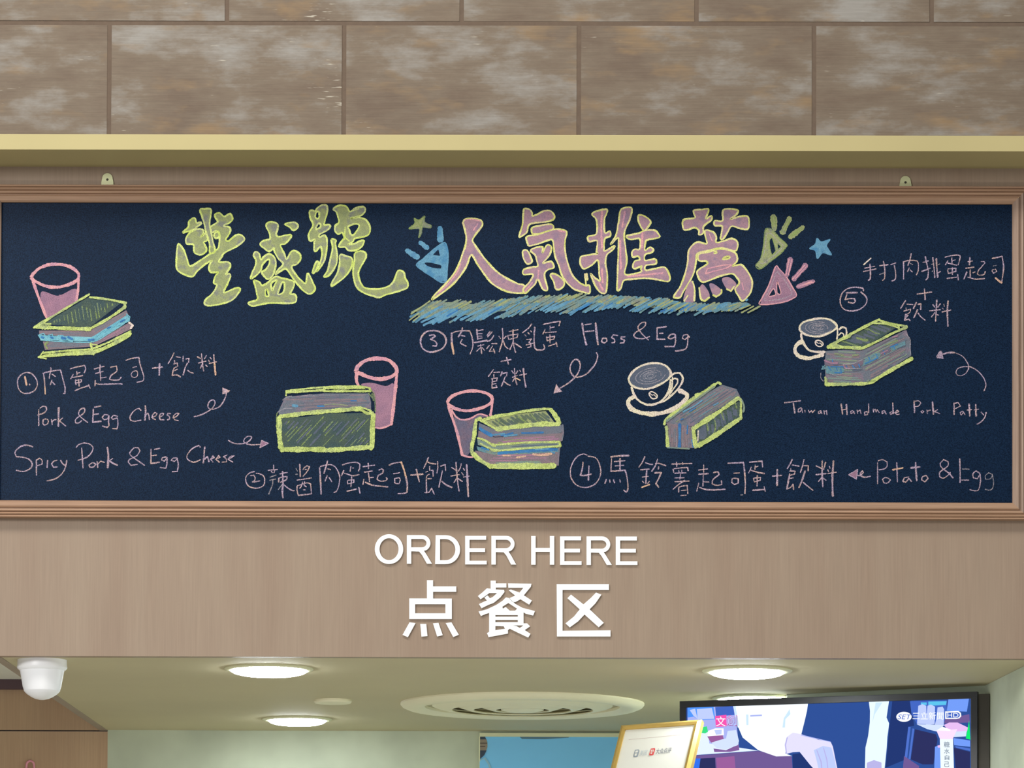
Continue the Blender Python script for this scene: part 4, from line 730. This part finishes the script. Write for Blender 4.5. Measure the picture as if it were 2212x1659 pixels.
a.strokes('V', 'w7 650,590 820,490 1000,400; w6 1000,390 1150,310 1360,200 1470,150; w5 1470,160 1620,210 1800,240 1910,260; w5.5 1910,270 1700,360 1450,490 1190,610; w7 1180,605 900,590 670,585; w4 1380,210 1560,215 1780,280; w4 1780,245 1780,300; w4 750,540 880,580; w5 610,1070 625,1180; w8 620,1180 900,1180; w7 900,1180 1240,1170; w6 1240,1170 1350,1150; w8 1350,1140 1650,960 1850,850; w8 1850,850 1990,770; w5 1750,890 1980,790', 6, 'lime')
a.strokes('V', '640,1090 640,1160; 1280,1150 1400,1120', 3, 'leaf'); a.done()
# ------------------------------------------------------------------ raised lettering on the fascia
LX, LY, LS = 780, 1130, 3.45625
def w3(x, y, yy=-0.001): return on_y(LX+x/LS, LY+y/LS, yy)
def letter(polys, lab, grp, holes=None):
    """polys: list of (outer, [holes]) in crop pixels; joined into one letter 5 mm thick"""
    vs, fs = [], []
    for outer, hl in polys:
        o = prism('t', [w3(*p) for p in outer], Vector((0, -0.0045, 0)), M['white'], None, [[w3(*p) for p in h] for h in hl])
        b = len(vs); vs += [v.co.copy() for v in o.data.vertices]; fs += [tuple(b+i for i in f.vertices) for f in o.data.polygons]
        me = o.data; bpy.data.objects.remove(o); bpy.data.meshes.remove(me)
    o = obj('raised_letter', vs, fs, M['white']); recenter(o); return tag(o, lab, 'letter', grp)
def ell(cx, cy, rx, ry, a0=0, a1=360, n=40):
    k = n if a1-a0 == 360 else n+1
    return [(cx+rx*math.cos(math.radians(a0+(a1-a0)*i/n)), cy+ry*math.sin(math.radians(a0+(a1-a0)*i/n))) for i in range(k)]
GE = 'raised white ORDER HERE letters'
def let_E(x0, y0, x1, y1, t=29):
    ym = (y0+y1)/2; s = 33
    return [([(x0, y0), (x1-4, y0), (x1-4, y0+t), (x0+s, y0+t), (x0+s, ym-t/2), (x1-12, ym-t/2), (x1-12, ym+t/2-1), (x0+s, ym+t/2-1), (x0+s, y1-t+2), (x1, y1-t+2), (x1, y1), (x0, y1)], [])]
def let_R(x0, y0, x1, y1):
    ym = y0+(y1-y0)*0.565; s = 33; r = (ym-y0)/2; xr = x1-12
    outer = [(x0, y0), (xr-r, y0)] + ell(xr-r-2, y0+r, r+2, r, -90, 62, 14) + [(x0+128, ym-4), (x0+150, ym+30), (x1, y1), (x1-38, y1), (x0+112, ym+26), (x0+92, ym+2), (x0+s, ym), (x0+s, y1), (x0, y1)]
    ri = r-29
    hole = [(x0+s, y0+29), (xr-r, y0+29)] + ell(xr-r-4, y0+r, ri+4, ri, -90, 90, 14) + [(x0+s, ym-29)]
    return [(outer, [hole])]
letter([(ell(209, 196, 106, 111), [ell(209, 196, 71, 82)])], 'raised white letter O at the start of ORDER', GE)
letter(let_R(342, 91, 530, 305), 'raised white letter R between O and D of ORDER', GE)
dl = [(557, 92), (628, 92)] + ell(632, 200, 107, 108, -80, 80, 20) + [(628, 308), (553, 308)]
dh = [(590, 121), (626, 121)] + ell(630, 200, 74, 79, -80, 80, 18) + [(626, 279), (590, 279)]
letter([(dl, [dh])], 'raised white letter D in the middle of ORDER', GE)
letter(let_E(777, 97, 938, 310), 'raised white letter E of ORDER', GE)
letter(let_R(973, 97, 1158, 311), 'raised white letter R ending ORDER', GE)
letter([([(1270, 98), (1303, 98), (1303, 187), (1409, 187), (1409, 98), (1442, 98), (1442, 312), (1409, 312), (1409, 216), (1303, 216), (1303, 312), (1270, 312)], [])], 'raised white letter H at the start of HERE', GE)
letter(let_E(1485, 101, 1646, 313), 'raised white letter E right after H of HERE', GE)
letter(let_R(1683, 101, 1872, 314), 'raised white letter R of HERE', GE)
letter(let_E(1901, 102, 2063, 314), 'raised white letter E ending HERE', GE)
GC = 'raised white Chinese characters under ORDER HERE'
def q(t): return [tuple(map(float, p.split(','))) for p in t.split()]
letter([(q('492,428 538,428 538,474 711,474 711,514 538,514 538,565 678,565 678,718 360,718 360,564 492,564'), [q('404,607 404,675 630,675 630,607')]),
        (q('362,742 407,748 350,853 310,836'), []), (q('442,754 487,754 496,845 451,849'), []), (q('537,750 578,746 610,838 568,848'), []), (q('632,748 675,742 730,835 688,852'), [])],
       'raised white character at the left of the Chinese line, dots beneath', GC)
letter([(q('967,431 1006,431 1006,452 1085,452 1085,482 1006,482 1006,497 1068,500 1071,516 1040,556 990,597 950,612 900,637 880,606 925,585 940,580 921,557 945,541 962,563 985,552 1015,524 957,524 925,548 892,570 872,546 905,520 940,488 967,492'), []),
        (q('1097,452 1272,454 1268,476 1240,510 1215,541 1275,580 1255,610 1190,570 1150,592 1128,588 1112,570 1105,562 1140,548 1150,541 1102,503 1118,497 1183,520 1212,484 1099,484'), []),
        (q('1082,556 1108,562 1150,604 1205,634 1298,658 1285,692 1230,678 1213,668 1213,750 1240,750 1262,772 1222,800 1265,828 1248,856 1180,824 1110,790 1097,800 1097,826 952,853 940,822 956,814 956,672 930,680 895,695 877,662 940,645 1010,612 1055,582'), [q('1003,688 1003,700 1170,700 1170,688'), q('1003,724 1003,741 1170,741 1170,724'), q('1003,770 1003,801 1075,790 1065,772'), q('1130,765 1160,770 1185,784 1200,774 1213,765'), q('1100,598 1055,625 1058,640 1080,628 1110,655 1150,655 1165,640')])],
       'raised white character in the middle of the Chinese line, densest strokes', GC)
letter([(q('1460,457 1850,457 1850,500 1504,500 1504,805 1862,802 1862,848 1462,848'), []),
        (q('1567,535 1660,608 1715,560 1754,520 1794,536 1750,600 1706,645 1812,746 1774,779 1668,684 1620,735 1558,780 1526,750 1590,698 1632,645 1540,562'), [])],
       'raised white character at the right of the Chinese line, open box with cross', GC)

# ------------------------------------------------------------------ soffit fittings
def lamp(px_, py_, wtrim, wlens, lab):
    c = on_z(px_, py_, ZC); d = (c-CAM).y; R = wtrim/2*d/F_PX; r = wlens/2*d/F_PX
    t = empty('ceiling_downlight', Vector((c.x, c.y, ZC)), lab, 'ceiling light', 'round downlights in the soffit')
    lathe('trim_ring', (c.x, c.y, ZC), [(R, 0), (R, -0.002), (R-0.004, -0.005), (r+0.002, -0.006), (r, -0.001)], M['ringw'], t)
    lathe('lens', (c.x, c.y, ZC), [(r, -0.001), (r*.99, -0.008), (r*.92, -0.012), (r*.75, -0.016), (r*.4, -0.0185), (0.0005, -0.019)], M['lamp'], t)
lamp(581, 1444, 193, 166, 'glowing round downlight nearest the fascia left of centre')
lamp(642, 1553, 152, 124, 'glowing round downlight near the back wall beside the blank disc')
lamp(1614, 1448, 196, 160, 'glowing round downlight nearest the fascia above the television')
lamp(1626, 1507, 176, 146, 'glowing round downlight half hidden behind the television top edge')
c = on_z(719, 1512, ZC); R = 41*(c-CAM).y/F_PX
o = lathe('blank_cover_disc', (c.x, c.y, ZC), [(R, 0), (R, -0.005), (R-0.003, -0.009), (0.0005, -0.0095)], M['vent'])
recenter(o); tag(o, 'small unlit cream cover disc on the soffit between downlight and vent', 'cover plate')
# round air diffuser
c = on_z(1128.5, 1520, ZC); k = (c-CAM).y/F_PX; R = 264*k
t = empty('air_diffuser', Vector((c.x, c.y, ZC)), 'large round cream air diffuser with nested rings on the soffit', 'air vent')
lathe('outer_ring', (c.x, c.y, ZC), [(R, 0), (R, -0.004), (R*.985, -0.010), (R*.94, -0.016), (R*.86, -0.018), (R*.80, -0.010), (R*.795, -0.003), (R*.8, 0)], M['vent'], t, 96)
lathe('throat', (c.x, c.y, ZC), [(R*.8, -0.0015), (R*.05, -0.002)], M['ventdark'], t, 64)
for a_, b_ in ((.74, .58), (.54, .40), (.36, .22)):
    lathe('inner_ring', (c.x, c.y, ZC), [(R*a_, -0.004), (R*a_*1.0, -0.007), (R*(a_-.03), -0.011), (R*(b_+.03), -0.019), (R*b_, -0.019), (R*b_, -0.016), (R*(a_-.04), -0.006)], M['vent'], t, 80)
lathe('centre_cap', (c.x, c.y, ZC), [(R*.18, -0.012), (R*.175, -0.018), (R*.12, -0.022), (0.0005, -0.024)], M['vent'], t, 48)
# dome camera
c = on_z(91, 1420, ZC); c.y = 0.088; c.x = on_y(91, 1440, 0.088).x; k = (0.088-CAM.y)/F_PX
t = empty('dome_security_camera', Vector((c.x, c.y, ZC)), 'white dome security camera under the left end of the fascia', 'camera')
s = k/5.267
lathe('mounting_base', (c.x, c.y, ZC), [(280*s, 0), (281*s, -60*s), (286*s, -88*s), (280*s, -100*s), (262*s, -118*s), (250*s, -120*s)], M['whitep'], t)
lathe('camera_body', (c.x, c.y, ZC), [(252*s, -118*s), (246*s, -150*s), (238*s, -200*s), (226*s, -260*s), (220*s, -300*s), (206*s, -345*s), (204*s, -352*s)], M['whitep'], t)
lathe('lower_cap', (c.x, c.y, ZC), [(206*s, -352*s), (196*s, -366*s), (172*s, -390*s), (130*s, -418*s), (84*s, -442*s), (30*s, -455*s), (0.0004, -456*s)], M['whitep'], t)

# ------------------------------------------------------------------ blue wall poster
def emat(name, col, st=1.0): return emit(name, col, st)
yp = YB-0.012; a0 = on_y(1036, 1592, yp); tz = on_y(1100, 1583.5, yp).z; iz = on_y(1100, 1591.5, yp).z; x1 = on_y(1560, 1600, yp).x
t = empty('wall_poster', Vector(((a0.x+x1)/2, YB-0.001, 1.75)), 'light blue wall poster in pale frame on the back wall', 'poster')
box('poster_sheet', a0.x+0.002, x1, yp, YB-0.002, 1.76, iz+0.002, M['sky'], t)
box('frame_rail', a0.x, x1+0.01, yp-0.006, YB-0.001, iz, tz, M['posterframe'], t)
box('frame_rail', a0.x-0.002, a0.x+0.0015, yp-0.003, YB-0.001, 1.75, iz, M['posterframe'], t)
box('frame_rail', x1, x1+0.01, yp-0.003, YB-0.001, 1.75, iz, M['posterframe'], t)
def flat(name, crop, shapes, mp, parent, n, dist=0.0004):
    """coloured flat print: shapes = [(material, points)] laid on a plane"""
    vs, fs, fm, mats = [], [], [], []
    for i, (m, pts) in enumerate(shapes):
        if m not in mats: mats.append(m)
        P = [mp(*p)+n*dist*(i+1) for p in pts]; b = len(vs); vs += P
        for tr in tessellate_polygon([[Vector((p[0], p[1], 0)) for p in pts]]): fs.append(tuple(b+j for j in tr)); fm.append(mats.index(m))
    return obj(name, vs, fs, mats, parent, fm)
def cm(crop, f):
    x0, y0, s = crop; return lambda x, y: f(x0+x/s, y0+y/s)
pm = {k: plain('print_'+k, v, 0.7) for k, v in {'slate': (62, 74, 92), 'stone': (150, 138, 122), 'brownp': (96, 84, 76), 'pale': (150, 196, 216), 'greyb': (92, 128, 150), 'grey': (150, 160, 168), 'lgrey': (188, 198, 202), 'red': (214, 84, 84), 'ink': (96, 100, 116), 'line': (204, 186, 180), 'white': (228, 228, 224)}.items()}
mpp = cm((840, 1440, 3.687), lambda x, y: on_y(x, y, yp-0.0002)); nb = Vector((0, -1, 0))
L = 722
flat('printed_picture', None, [(pm['slate'], [(L, 557), (766, 557), (784, 600), (784, 640), (768, 680), (L, 742)]),
 (pm['stone'], [(L, 580), (778, 580), (785, 610), (785, 640), (776, 668), (L, 668)]), (pm['brownp'], [(L, 606), (782, 606), (783, 614), (L, 614)]), (pm['brownp'], [(L, 632), (768, 632), (768, 640), (L, 640)]),
 (pm['slate'], [(L, 668), (778, 668), (760, 705), (L, 740)]), (pm['pale'], [(L, 745), (768, 722), (800, 770), (818, 812), (L, 812)]), (M['sky'], [(L, 755), (760, 735), (790, 780), (800, 812), (L, 812)]),
], mpp, t, nb)
flat('printed_band', None, [(pm['greyb'], [(1040, 558), (1440, 558), (1430, 566), (1240, 578), (1060, 576)])], mpp, t, nb)

# ------------------------------------------------------------------ television
n0 = (B_-A_); n0.z = 0; n0.normalize()
ZT = ZC-0.022
TL = on_z(1469, 1515, ZT); TR = on_z(2112, 1494, ZT)
print('TL', TL, 'TR', TR, 'width', (TR-TL).length)
u = (TR-TL).normalized(); nrm = Vector((u.y, -u.x, 0))      # towards the room
if nrm.y > 0: nrm = -nrm
WT = (TR-TL).length; HT = WT*0.58
t = empty('television', TL+u*WT/2-Vector((0, 0, HT)), 'black flat television showing a cooking programme, high at the right', 'television')
def tvp(a_, z_, d_): return TL + u*a_ + Vector((0, 0, -z_)) + nrm*d_
def tvbox(name, a0, a1, z0, z1, d0, d1, m, parent, bev=0):
    vs = [tvp(a0, z1, d1), tvp(a1, z1, d1), tvp(a1, z1, d0), tvp(a0, z1, d0), tvp(a0, z0, d1), tvp(a1, z0, d1), tvp(a1, z0, d0), tvp(a0, z0, d0)]
    o = obj(name, vs, BF, m, parent)
    if bev: bevel(o, bev)
    return o
sc_ = WT/643
bw = 14*sc_
tvbox('back_cover', 0.01, WT-0.01, 0.01, HT-0.01, -0.034, -0.010, M['tvblack'], t)
tvbox('bezel', 0, WT, 0, bw, -0.012, 0.004, M['tvblack'], t, 0.001)
tvbox('bezel', 0, WT, HT-0.03, HT, -0.012, 0.004, M['tvblack'], t, 0.001)
tvbox('bezel', 0, bw, bw, HT-0.03, -0.012, 0.004, M['tvblack'], t, 0.001)
tvbox('bezel', WT-bw, WT, bw, HT-0.03, -0.012, 0.004, M['tvblack'], t, 0.001)
E_ = {k: emit('screen_'+k, v, 1.22) for k, v in {'dark': (46, 78, 148), 'deep': (34, 54, 112), 'lav': (166, 176, 236), 'blue': (80, 146, 250), 'light': (186, 200, 250), 'table': (222, 236, 255), 'green': (60, 216, 130), 'violet': (150, 92, 152), 'bowl': (206, 220, 246), 'shade': (128, 92, 152),
  'magenta': (238, 84, 172), 'shirt': (243, 250, 255), 'hand': (222, 218, 250), 'plum': (110, 88, 146), 'night': (44, 48, 94), 'royal': (50, 112, 232), 'sleeve': (228, 244, 255), 'fist': (180, 176, 226), 'chair': (78, 112, 200), 'sky': (112, 152, 240), 'white': (250, 252, 255), 'pinkl': (226, 184, 236), 'lime': (20, 230, 112), 'banner': (234, 246, 255), 'trap': (242, 216, 246), 'ink': (70, 88, 110), 'cyan': (90, 190, 230), 'fold': (200, 226, 244), 'skyd': (66, 100, 190)}.items()}
scr = obj('screen', [tvp(bw, bw, -0.002), tvp(WT-bw, bw, -0.002), tvp(WT-bw, HT-0.03, -0.002), tvp(bw, HT-0.03, -0.002)], [(0, 3, 2, 1)], E_['dark'], t)
pl = lambda x, y: on_plane(x, y, tvp(0, 0, -0.0018), nrm)
m1 = cm((1460, 1380, 5.53), pl); m2 = cm((1812, 1380, 5.53), pl)
X = lambda m, t_: (E_[m], q(t_))
flat('screen_picture', None, [X('lav', '140,826 700,800 760,1340 165,1395 160,1560 140,1560'), X('blue', '140,822 450,812 470,960 290,970 210,930 142,940'), X('light', '165,850 230,835 260,955 215,925'), X('light', '250,840 430,826 460,955 260,962'), X('skyd', '470,815 690,803 700,910 480,925'),
 X('table', '230,1110 380,1100 400,1250 760,1300 985,1335 178,1392'), X('green', '280,1060 370,1045 385,1110 350,1130 285,1120'), X('night', '235,1180 270,1190 280,1250 225,1250'), X('violet', '375,1165 560,1150 590,1260 420,1240'), X('white', '385,1100 470,1070 570,1070 575,1150 380,1165'), X('light', '460,1090 550,1085 545,1140 480,1145'), X('shade', '450,1310 600,1330 750,1260 760,1330 650,1350 460,1352'), X('bowl', '425,1240 520,1210 600,1190 620,1100 720,1090 755,1220 740,1270 600,1320 490,1308'),
 X('plum', '175,1400 980,1340 1385,1405 1400,1620 160,1620'), X('night', '290,1430 470,1420 480,1620 270,1620'), X('violet', '480,1420 900,1385 920,1620 500,1620'), X('plum', '700,1400 900,1385 920,1620 720,1620'), X('royal', '165,1430 295,1430 270,1620 140,1620'),
 X('magenta', '470,922 605,908 608,1045 478,1052'), X('shirt', '685,800 1580,768 1568,860 1545,960 1500,1142 1430,1130 1380,1090 1000,1060 740,1060'), X('fold', '690,802 712,800 760,1050 740,1060'), X('fold', '1360,840 1370,900 1310,960 1305,1060 1275,1060 1290,950'), X('fold', '840,905 868,905 868,1030 845,1030'), X('fold', '1020,780 1020,782 940,786'), X('lav', '890,912 1030,905 1030,922 890,930'),
 X('shirt', '740,1040 1000,1030 1380,1080 1430,1120 1330,1200 1310,1370 1390,1400 1200,1405 985,1330 800,1180'), X('deep', '1395,1380 1490,1365 1600,1470 1700,1560 1720,1620 1400,1620'), X('hand', '1330,1170 1400,1120 1500,1140 1700,1205 1850,1228 1878,1290 1910,1450 1945,1620 1710,1620 1600,1500 1480,1350 1400,1355 1320,1375 1300,1260'), X('light', '1650,1330 1760,1280 1860,1300 1900,1450 1930,1620 1720,1620 1690,1480'), X('fist', '1680,1330 1690,1328 1745,1470 1760,1620 1745,1620 1730,1475'), X('fist', '1760,1300 1770,1300 1812,1440 1830,1620 1818,1620 1800,1450'), X('fist', '1325,1180 1340,1175 1318,1270 1330,1370 1316,1372 1304,1270'), X('lav', '1500,1145 1850,1228 1852,1236 1500,1156')], m1, scr, nrm, 0.00006)
flat('screen_picture', None, [X('sleeve', '358,742 600,738 582,860 570,940 600,1010 590,1100 580,1170 572,1300 560,1420 540,1620 310,1620 318,1300 350,1160 370,1000 372,860'), X('fold', '440,760 520,760 430,900 400,1000'), X('fist', '335,1480 420,1448 510,1478 512,1620 330,1620'),
 X('deep', '640,735 860,735 900,1040 830,1050 800,1440 560,1540 600,1100'), X('chair', '830,1050 858,1052 815,1440 785,1430'), X('chair', '880,1070 902,1075 855,1440 832,1436'), X('night', '910,1080 1160,1140 1180,1200 1130,1500 1000,1500 860,1440'), X('plum', '780,1400 960,1520 950,1620 760,1620'), X('skyd', '850,745 1290,735 1290,870 1260,1000 940,1030 870,900'), X('cyan', '980,760 1050,760 1050,790 980,790'), X('cyan', '1070,750 1290,745 1280,790 1070,800'),
 X('sky', '1310,720 1555,715 1530,870 1290,860'), X('light', '950,800 1000,780 1045,800 1050,1020 935,1015'), X('light', '1060,800 1100,785 1150,810 1145,1020 1040,1030'), X('light', '1180,820 1240,810 1258,840 1255,1035 1140,1060 1165,960'), X('bowl', '930,1020 1260,1030 1180,1110 1060,1080'), X('plum', '1270,960 1560,900 1565,1000 1260,1010'), X('pinkl', '1255,1030 1320,1000 1420,1000 1545,1060 1530,1110 1480,1165 1380,1170'), X('bowl', '1380,1110 1530,1100 1520,1165 1375,1175'), X('lime', '1558,975 1572,1205 1518,1190'),
 X('sky', '1370,1185 1570,1215 1570,1290 1380,1270'), X('chair', '1390,1280 1570,1310 1570,1340 1400,1300'), X('night', '1375,1300 1568,1350 1568,1600 1400,1600'), X('sky', '1150,1290 1200,1270 1225,1400 1220,1600 1140,1600'), X('pinkl', '1180,1275 1210,1270 1210,1300 1185,1300'), X('banner', '1208,1198 1366,1198 1378,1640 1220,1640'), X('trap', '1168,1095 1240,1050 1340,1085 1418,1078 1362,1198 1210,1198'), X('white', '1168,1095 1240,1050 1340,1085 1330,1100'),
 (E_['white'], ell(780, 932, 92, 60, 0, 360, 28)), X('white', '1272,868 1430,862 1460,885 1465,925 1440,952 1400,958 1272,958'), X('skyd', '1288,884 1420,878 1446,895 1448,922 1430,940 1390,944 1288,944')], m2, scr, nrm, 0.00006)
def glyph_mesh(s):
    cu = bpy.data.curves.new('t', 'FONT'); cu.body = s; cu.resolution_u = 3
    o = bpy.data.objects.new('t', cu); C.objects.link(o); bpy.context.view_layer.update()
    me = bpy.data.meshes.new_from_object(o.evaluated_get(bpy.context.evaluated_depsgraph_get()))
    r = ([v.co.copy() for v in me.vertices], [tuple(f.vertices) for f in me.polygons])
    bpy.data.objects.remove(o); bpy.data.curves.remove(cu); bpy.data.meshes.remove(me); return r
def text(name, s, crop_map, x0, y0, x1, y1, m, parent, n, off, shear=0.0, skx=0.0, sky=0.0):
    """lettering stretched into the box x0..x1, y0..y1 (crop pixels) of a plane"""
    vs, fs = glyph_mesh(s); ax = min(v.x for v in vs); bx = max(v.x for v in vs); ay = min(v.y for v in vs); by = max(v.y for v in vs)
    P = []
    for v in vs:
        fx = (v.x-ax)/(bx-ax); fy = (v.y-ay)/(by-ay)
        x = x0+(x1-x0)*fx+shear*(fy-.5)*(y1-y0); y = y1+(y0-y1)*fy + sky*(fx-.5)*(x1-x0)
        P.append(crop_map(x, y)+n*off)
    return obj(name, P, fs, m, parent)
OFF = 0.0028
text('screen_lettering', '文', m1, 483, 930, 598, 1045, E_['white'], scr, nrm, OFF)
text('screen_lettering', '創', m1, 609, 912, 732, 1037, E_['magenta'], scr, nrm, OFF-0.0003)
text('screen_lettering', '創', m1, 619, 922, 737, 1044, E_['violet'], scr, nrm, OFF-0.0002)
text('screen_lettering', '創', m1, 616, 919, 729, 1034, E_['light'], scr, nrm, OFF)
text('screen_lettering', 'SET', m2, 712, 905, 862, 962, E_['skyd'], scr, nrm, OFF, 0.3)
text('screen_lettering', '三立新聞', m2, 884, 876, 1256, 966, E_['white'], scr, nrm, OFF)
text('screen_lettering', 'HD', m2, 1300, 886, 1432, 938, E_['white'], scr, nrm, OFF)
for ch, (x0, y0, x1, y1) in zip('糖水自己', ((1258, 1228, 1326, 1298), (1260, 1312, 1326, 1376), (1268, 1390, 1322, 1450), (1264, 1468, 1322, 1530))):
    text('screen_lettering', ch, m2, x0, y0, x1, y1, E_['ink'], scr, nrm, OFF)
o = tvbox('mounting_plate', WT+0.001, WT+24*sc_, 0.006, HT-0.05, -0.012, -0.003, M['tvside'], t); o['label'] = 'dark narrow plate showing past the right side of the television'
tvbox('mounting_arm', WT*.3, WT*.7, 0.12, 0.30, -0.06, -0.034, M['tvblack'], t)

# ------------------------------------------------------------------ tilted gold frame on its floor stand
P0 = on_y(1342, 1567, 0.40)
U = Vector((170, -90, 5.1)).normalized(); V = Vector((-26, -55, -104.8)).normalized(); V = (V-U*V.dot(U)).normalized(); Nn = U.cross(V)
if Nn.y > 0: Nn = -Nn
k = (0.40-CAM.y)/F_PX; WF = Vector((170, -90, 5.1)).length*k; HF = WF*1.42; fb = 0.0155
print('frame', WF, HF, P0)
def fp(a_, b_, d_): return P0 + U*a_ + V*b_ + Nn*d_
base = fp(WF/2, HF/2, -0.03); base.z = 0
t = empty('poster_stand', base, 'gold framed notice tilted on a stand in front of the television', 'sign')
def bar(name, corners, m):
    """mitred bar: 4 (a,b) corners outer0, outer1, inner1, inner0"""
    o0, o1, i1, i0 = corners
    vs = [fp(*o0, -0.014), fp(*o1, -0.014), fp(*i1, -0.014), fp(*i0, -0.014), fp(*o0, 0.0), fp(*o1, 0.0), fp(*i1, 0.0035), fp(*i0, 0.0035)]
    mid = [((o0[0]*.45+i0[0]*.55), (o0[1]*.45+i0[1]*.55)), ((o1[0]*.45+i1[0]*.55), (o1[1]*.45+i1[1]*.55))]
    vs += [fp(*mid[0], 0.006), fp(*mid[1], 0.006)]
    fs = [(0, 1, 2, 3), (0, 4, 5, 1), (3, 2, 6, 7), (4, 8, 9, 5), (8, 7, 6, 9), (0, 3, 7, 8, 4), (1, 5, 9, 6, 2)]
    o = obj(name, vs, fs, m, t)
    bm = bmesh.new(); bm.from_mesh(o.data); bmesh.ops.recalc_face_normals(bm, faces=bm.faces[:]); bm.to_mesh(o.data); bm.free(); return o
OC = [(0, 0), (WF, 0), (WF, HF), (0, HF)]; IC = [(fb, fb), (WF-fb, fb), (WF-fb, HF-fb), (fb, HF-fb)]
for i in range(4):
    j = (i+1) % 4; bar('frame_bar', (OC[i], OC[j], IC[j], IC[i]), M['gold'])
def quad(name, a0, b0, a1, b1, d, m, parent): return obj(name, [fp(a0, b0, d), fp(a1, b0, d), fp(a1, b1, d), fp(a0, b1, d)], [(0, 3, 2, 1)], m, parent)
def slab(name, a0, b0, a1, b1, d0, d1, m, parent):
    vs = [fp(a0, b0, d0), fp(a1, b0, d0), fp(a1, b1, d0), fp(a0, b1, d0), fp(a0, b0, d1), fp(a1, b0, d1), fp(a1, b1, d1), fp(a0, b1, d1)]
    o = obj(name, vs, BF, m, parent); bm = bmesh.new(); bm.from_mesh(o.data); bmesh.ops.recalc_face_normals(bm, faces=bm.faces[:]); bm.to_mesh(o.data); bm.free(); return o
slab('back_board', 0.004, 0.004, WF-0.004, HF-0.004, -0.016, -0.006, M['tvblack'], t)
ps = slab('notice_sheet', fb*.9, fb*.9, WF-fb*.9, HF-fb*.9, -0.006, 0.0, M['paper'], t)
fpl = cm((1300, 1520, 8.508), lambda x, y: on_plane(x, y, fp(0, 0, 0.0), Nn))
flat('printed_mark', None, [(pm['line'], q('495,658 1560,560 1560,566 495,664')), (pm['grey'], q('610,850 680,842 695,870 660,975 640,985 585,985 580,960')), (M['paper'], q('622,868 668,862 672,876 655,900 612,904')), (M['paper'], q('608,920 652,914 640,958 604,966')),
 (pm['red'], q('905,830 975,818 985,840 955,940 935,952 878,955 872,935')), (M['paper'], q('915,850 935,846 925,885 905,890')), (M['paper'], q('945,850 962,848 950,890 935,890')), (M['paper'], q('905,905 935,900 925,925 897,930'))], fpl, ps, Nn, 0.0002)
text('printed_lettering', '美团', fpl, 705, 858, 835, 958, pm['lgrey'], ps, Nn, 0.0012, 0.25, 0, -0.09)
text('printed_lettering', '大众点评', fpl, 1000, 820, 1280, 922, pm['ink'], ps, Nn, 0.0012, 0.22, 0, -0.09)
def rod(name, a_, b_, r, m, parent, n=20):
    d = (b_-a_); zz = d.normalized(); xx = zz.orthogonal().normalized(); yy = zz.cross(xx)
    vs = [p+xx*r*math.cos(2*math.pi*i/n)+yy*r*math.sin(2*math.pi*i/n) for p in (a_, b_) for i in range(n)]
    fs = [(i, (i+1) % n, n+(i+1) % n, n+i) for i in range(n)] + [tuple(range(n-1, -1, -1)), tuple(range(n, 2*n))]
    o = obj(name, vs, fs, m, parent); return o
pt = fp(WF/2, HF/2, -0.016)
rod('pole', Vector((base.x, base.y, 0.012)), Vector((base.x, base.y, pt.z-0.01)), 0.011, M['gold'], t)
rod('swivel_joint', Vector((base.x, base.y, pt.z-0.02)), pt, 0.014, M['gold'], t)
lathe('base_plate', (base.x, base.y, 0), [(0.15, 0.0), (0.15, 0.008), (0.144, 0.012), (0.0005, 0.0125)], M['gold'], t, 48)

# ------------------------------------------------------------------ pink hook on the left wood wall
yh = YB-0.001; c = on_y(66, 1650, yh); k = (yh-CAM.y)/F_PX
t = empty('adhesive_hook', Vector((c.x, yh, c.z-0.045)), 'small pink loop hook on the wood wall in the lower left corner', 'hook')
pts = []
for i in range(15):
    a_ = math.pi-math.pi*i/14; pts.append(Vector((c.x+8*k*math.cos(a_), yh-0.006, c.z-0.003+8*k*math.sin(a_))))
pts = [Vector((c.x-9.5*k, yh-0.006, c.z-0.036))] + pts + [Vector((c.x+9.5*k, yh-0.006, c.z-0.036))]
cu = bpy.data.curves.new('c', 'CURVE'); cu.dimensions = '3D'; cu.bevel_depth = 2.4*k; cu.bevel_resolution = 3
sp = cu.splines.new('POLY'); sp.points.add(len(pts)-1)
for p, v in zip(sp.points, pts): p.co = (*v, 1)
co = bpy.data.objects.new('c', cu); C.objects.link(co); bpy.context.view_layer.update()
me = bpy.data.meshes.new_from_object(co.evaluated_get(bpy.context.evaluated_depsgraph_get()))
obj('loop', [v.co.copy() for v in me.vertices], [tuple(f.vertices) for f in me.polygons], M['pinkp'], t, smooth=True)
bpy.data.objects.remove(co); bpy.data.curves.remove(cu); bpy.data.meshes.remove(me)
box('hook_base', c.x-0.014, c.x+0.014, yh-0.005, yh, c.z-0.045, c.z-0.016, M['pinkp'], t, 0.0015)
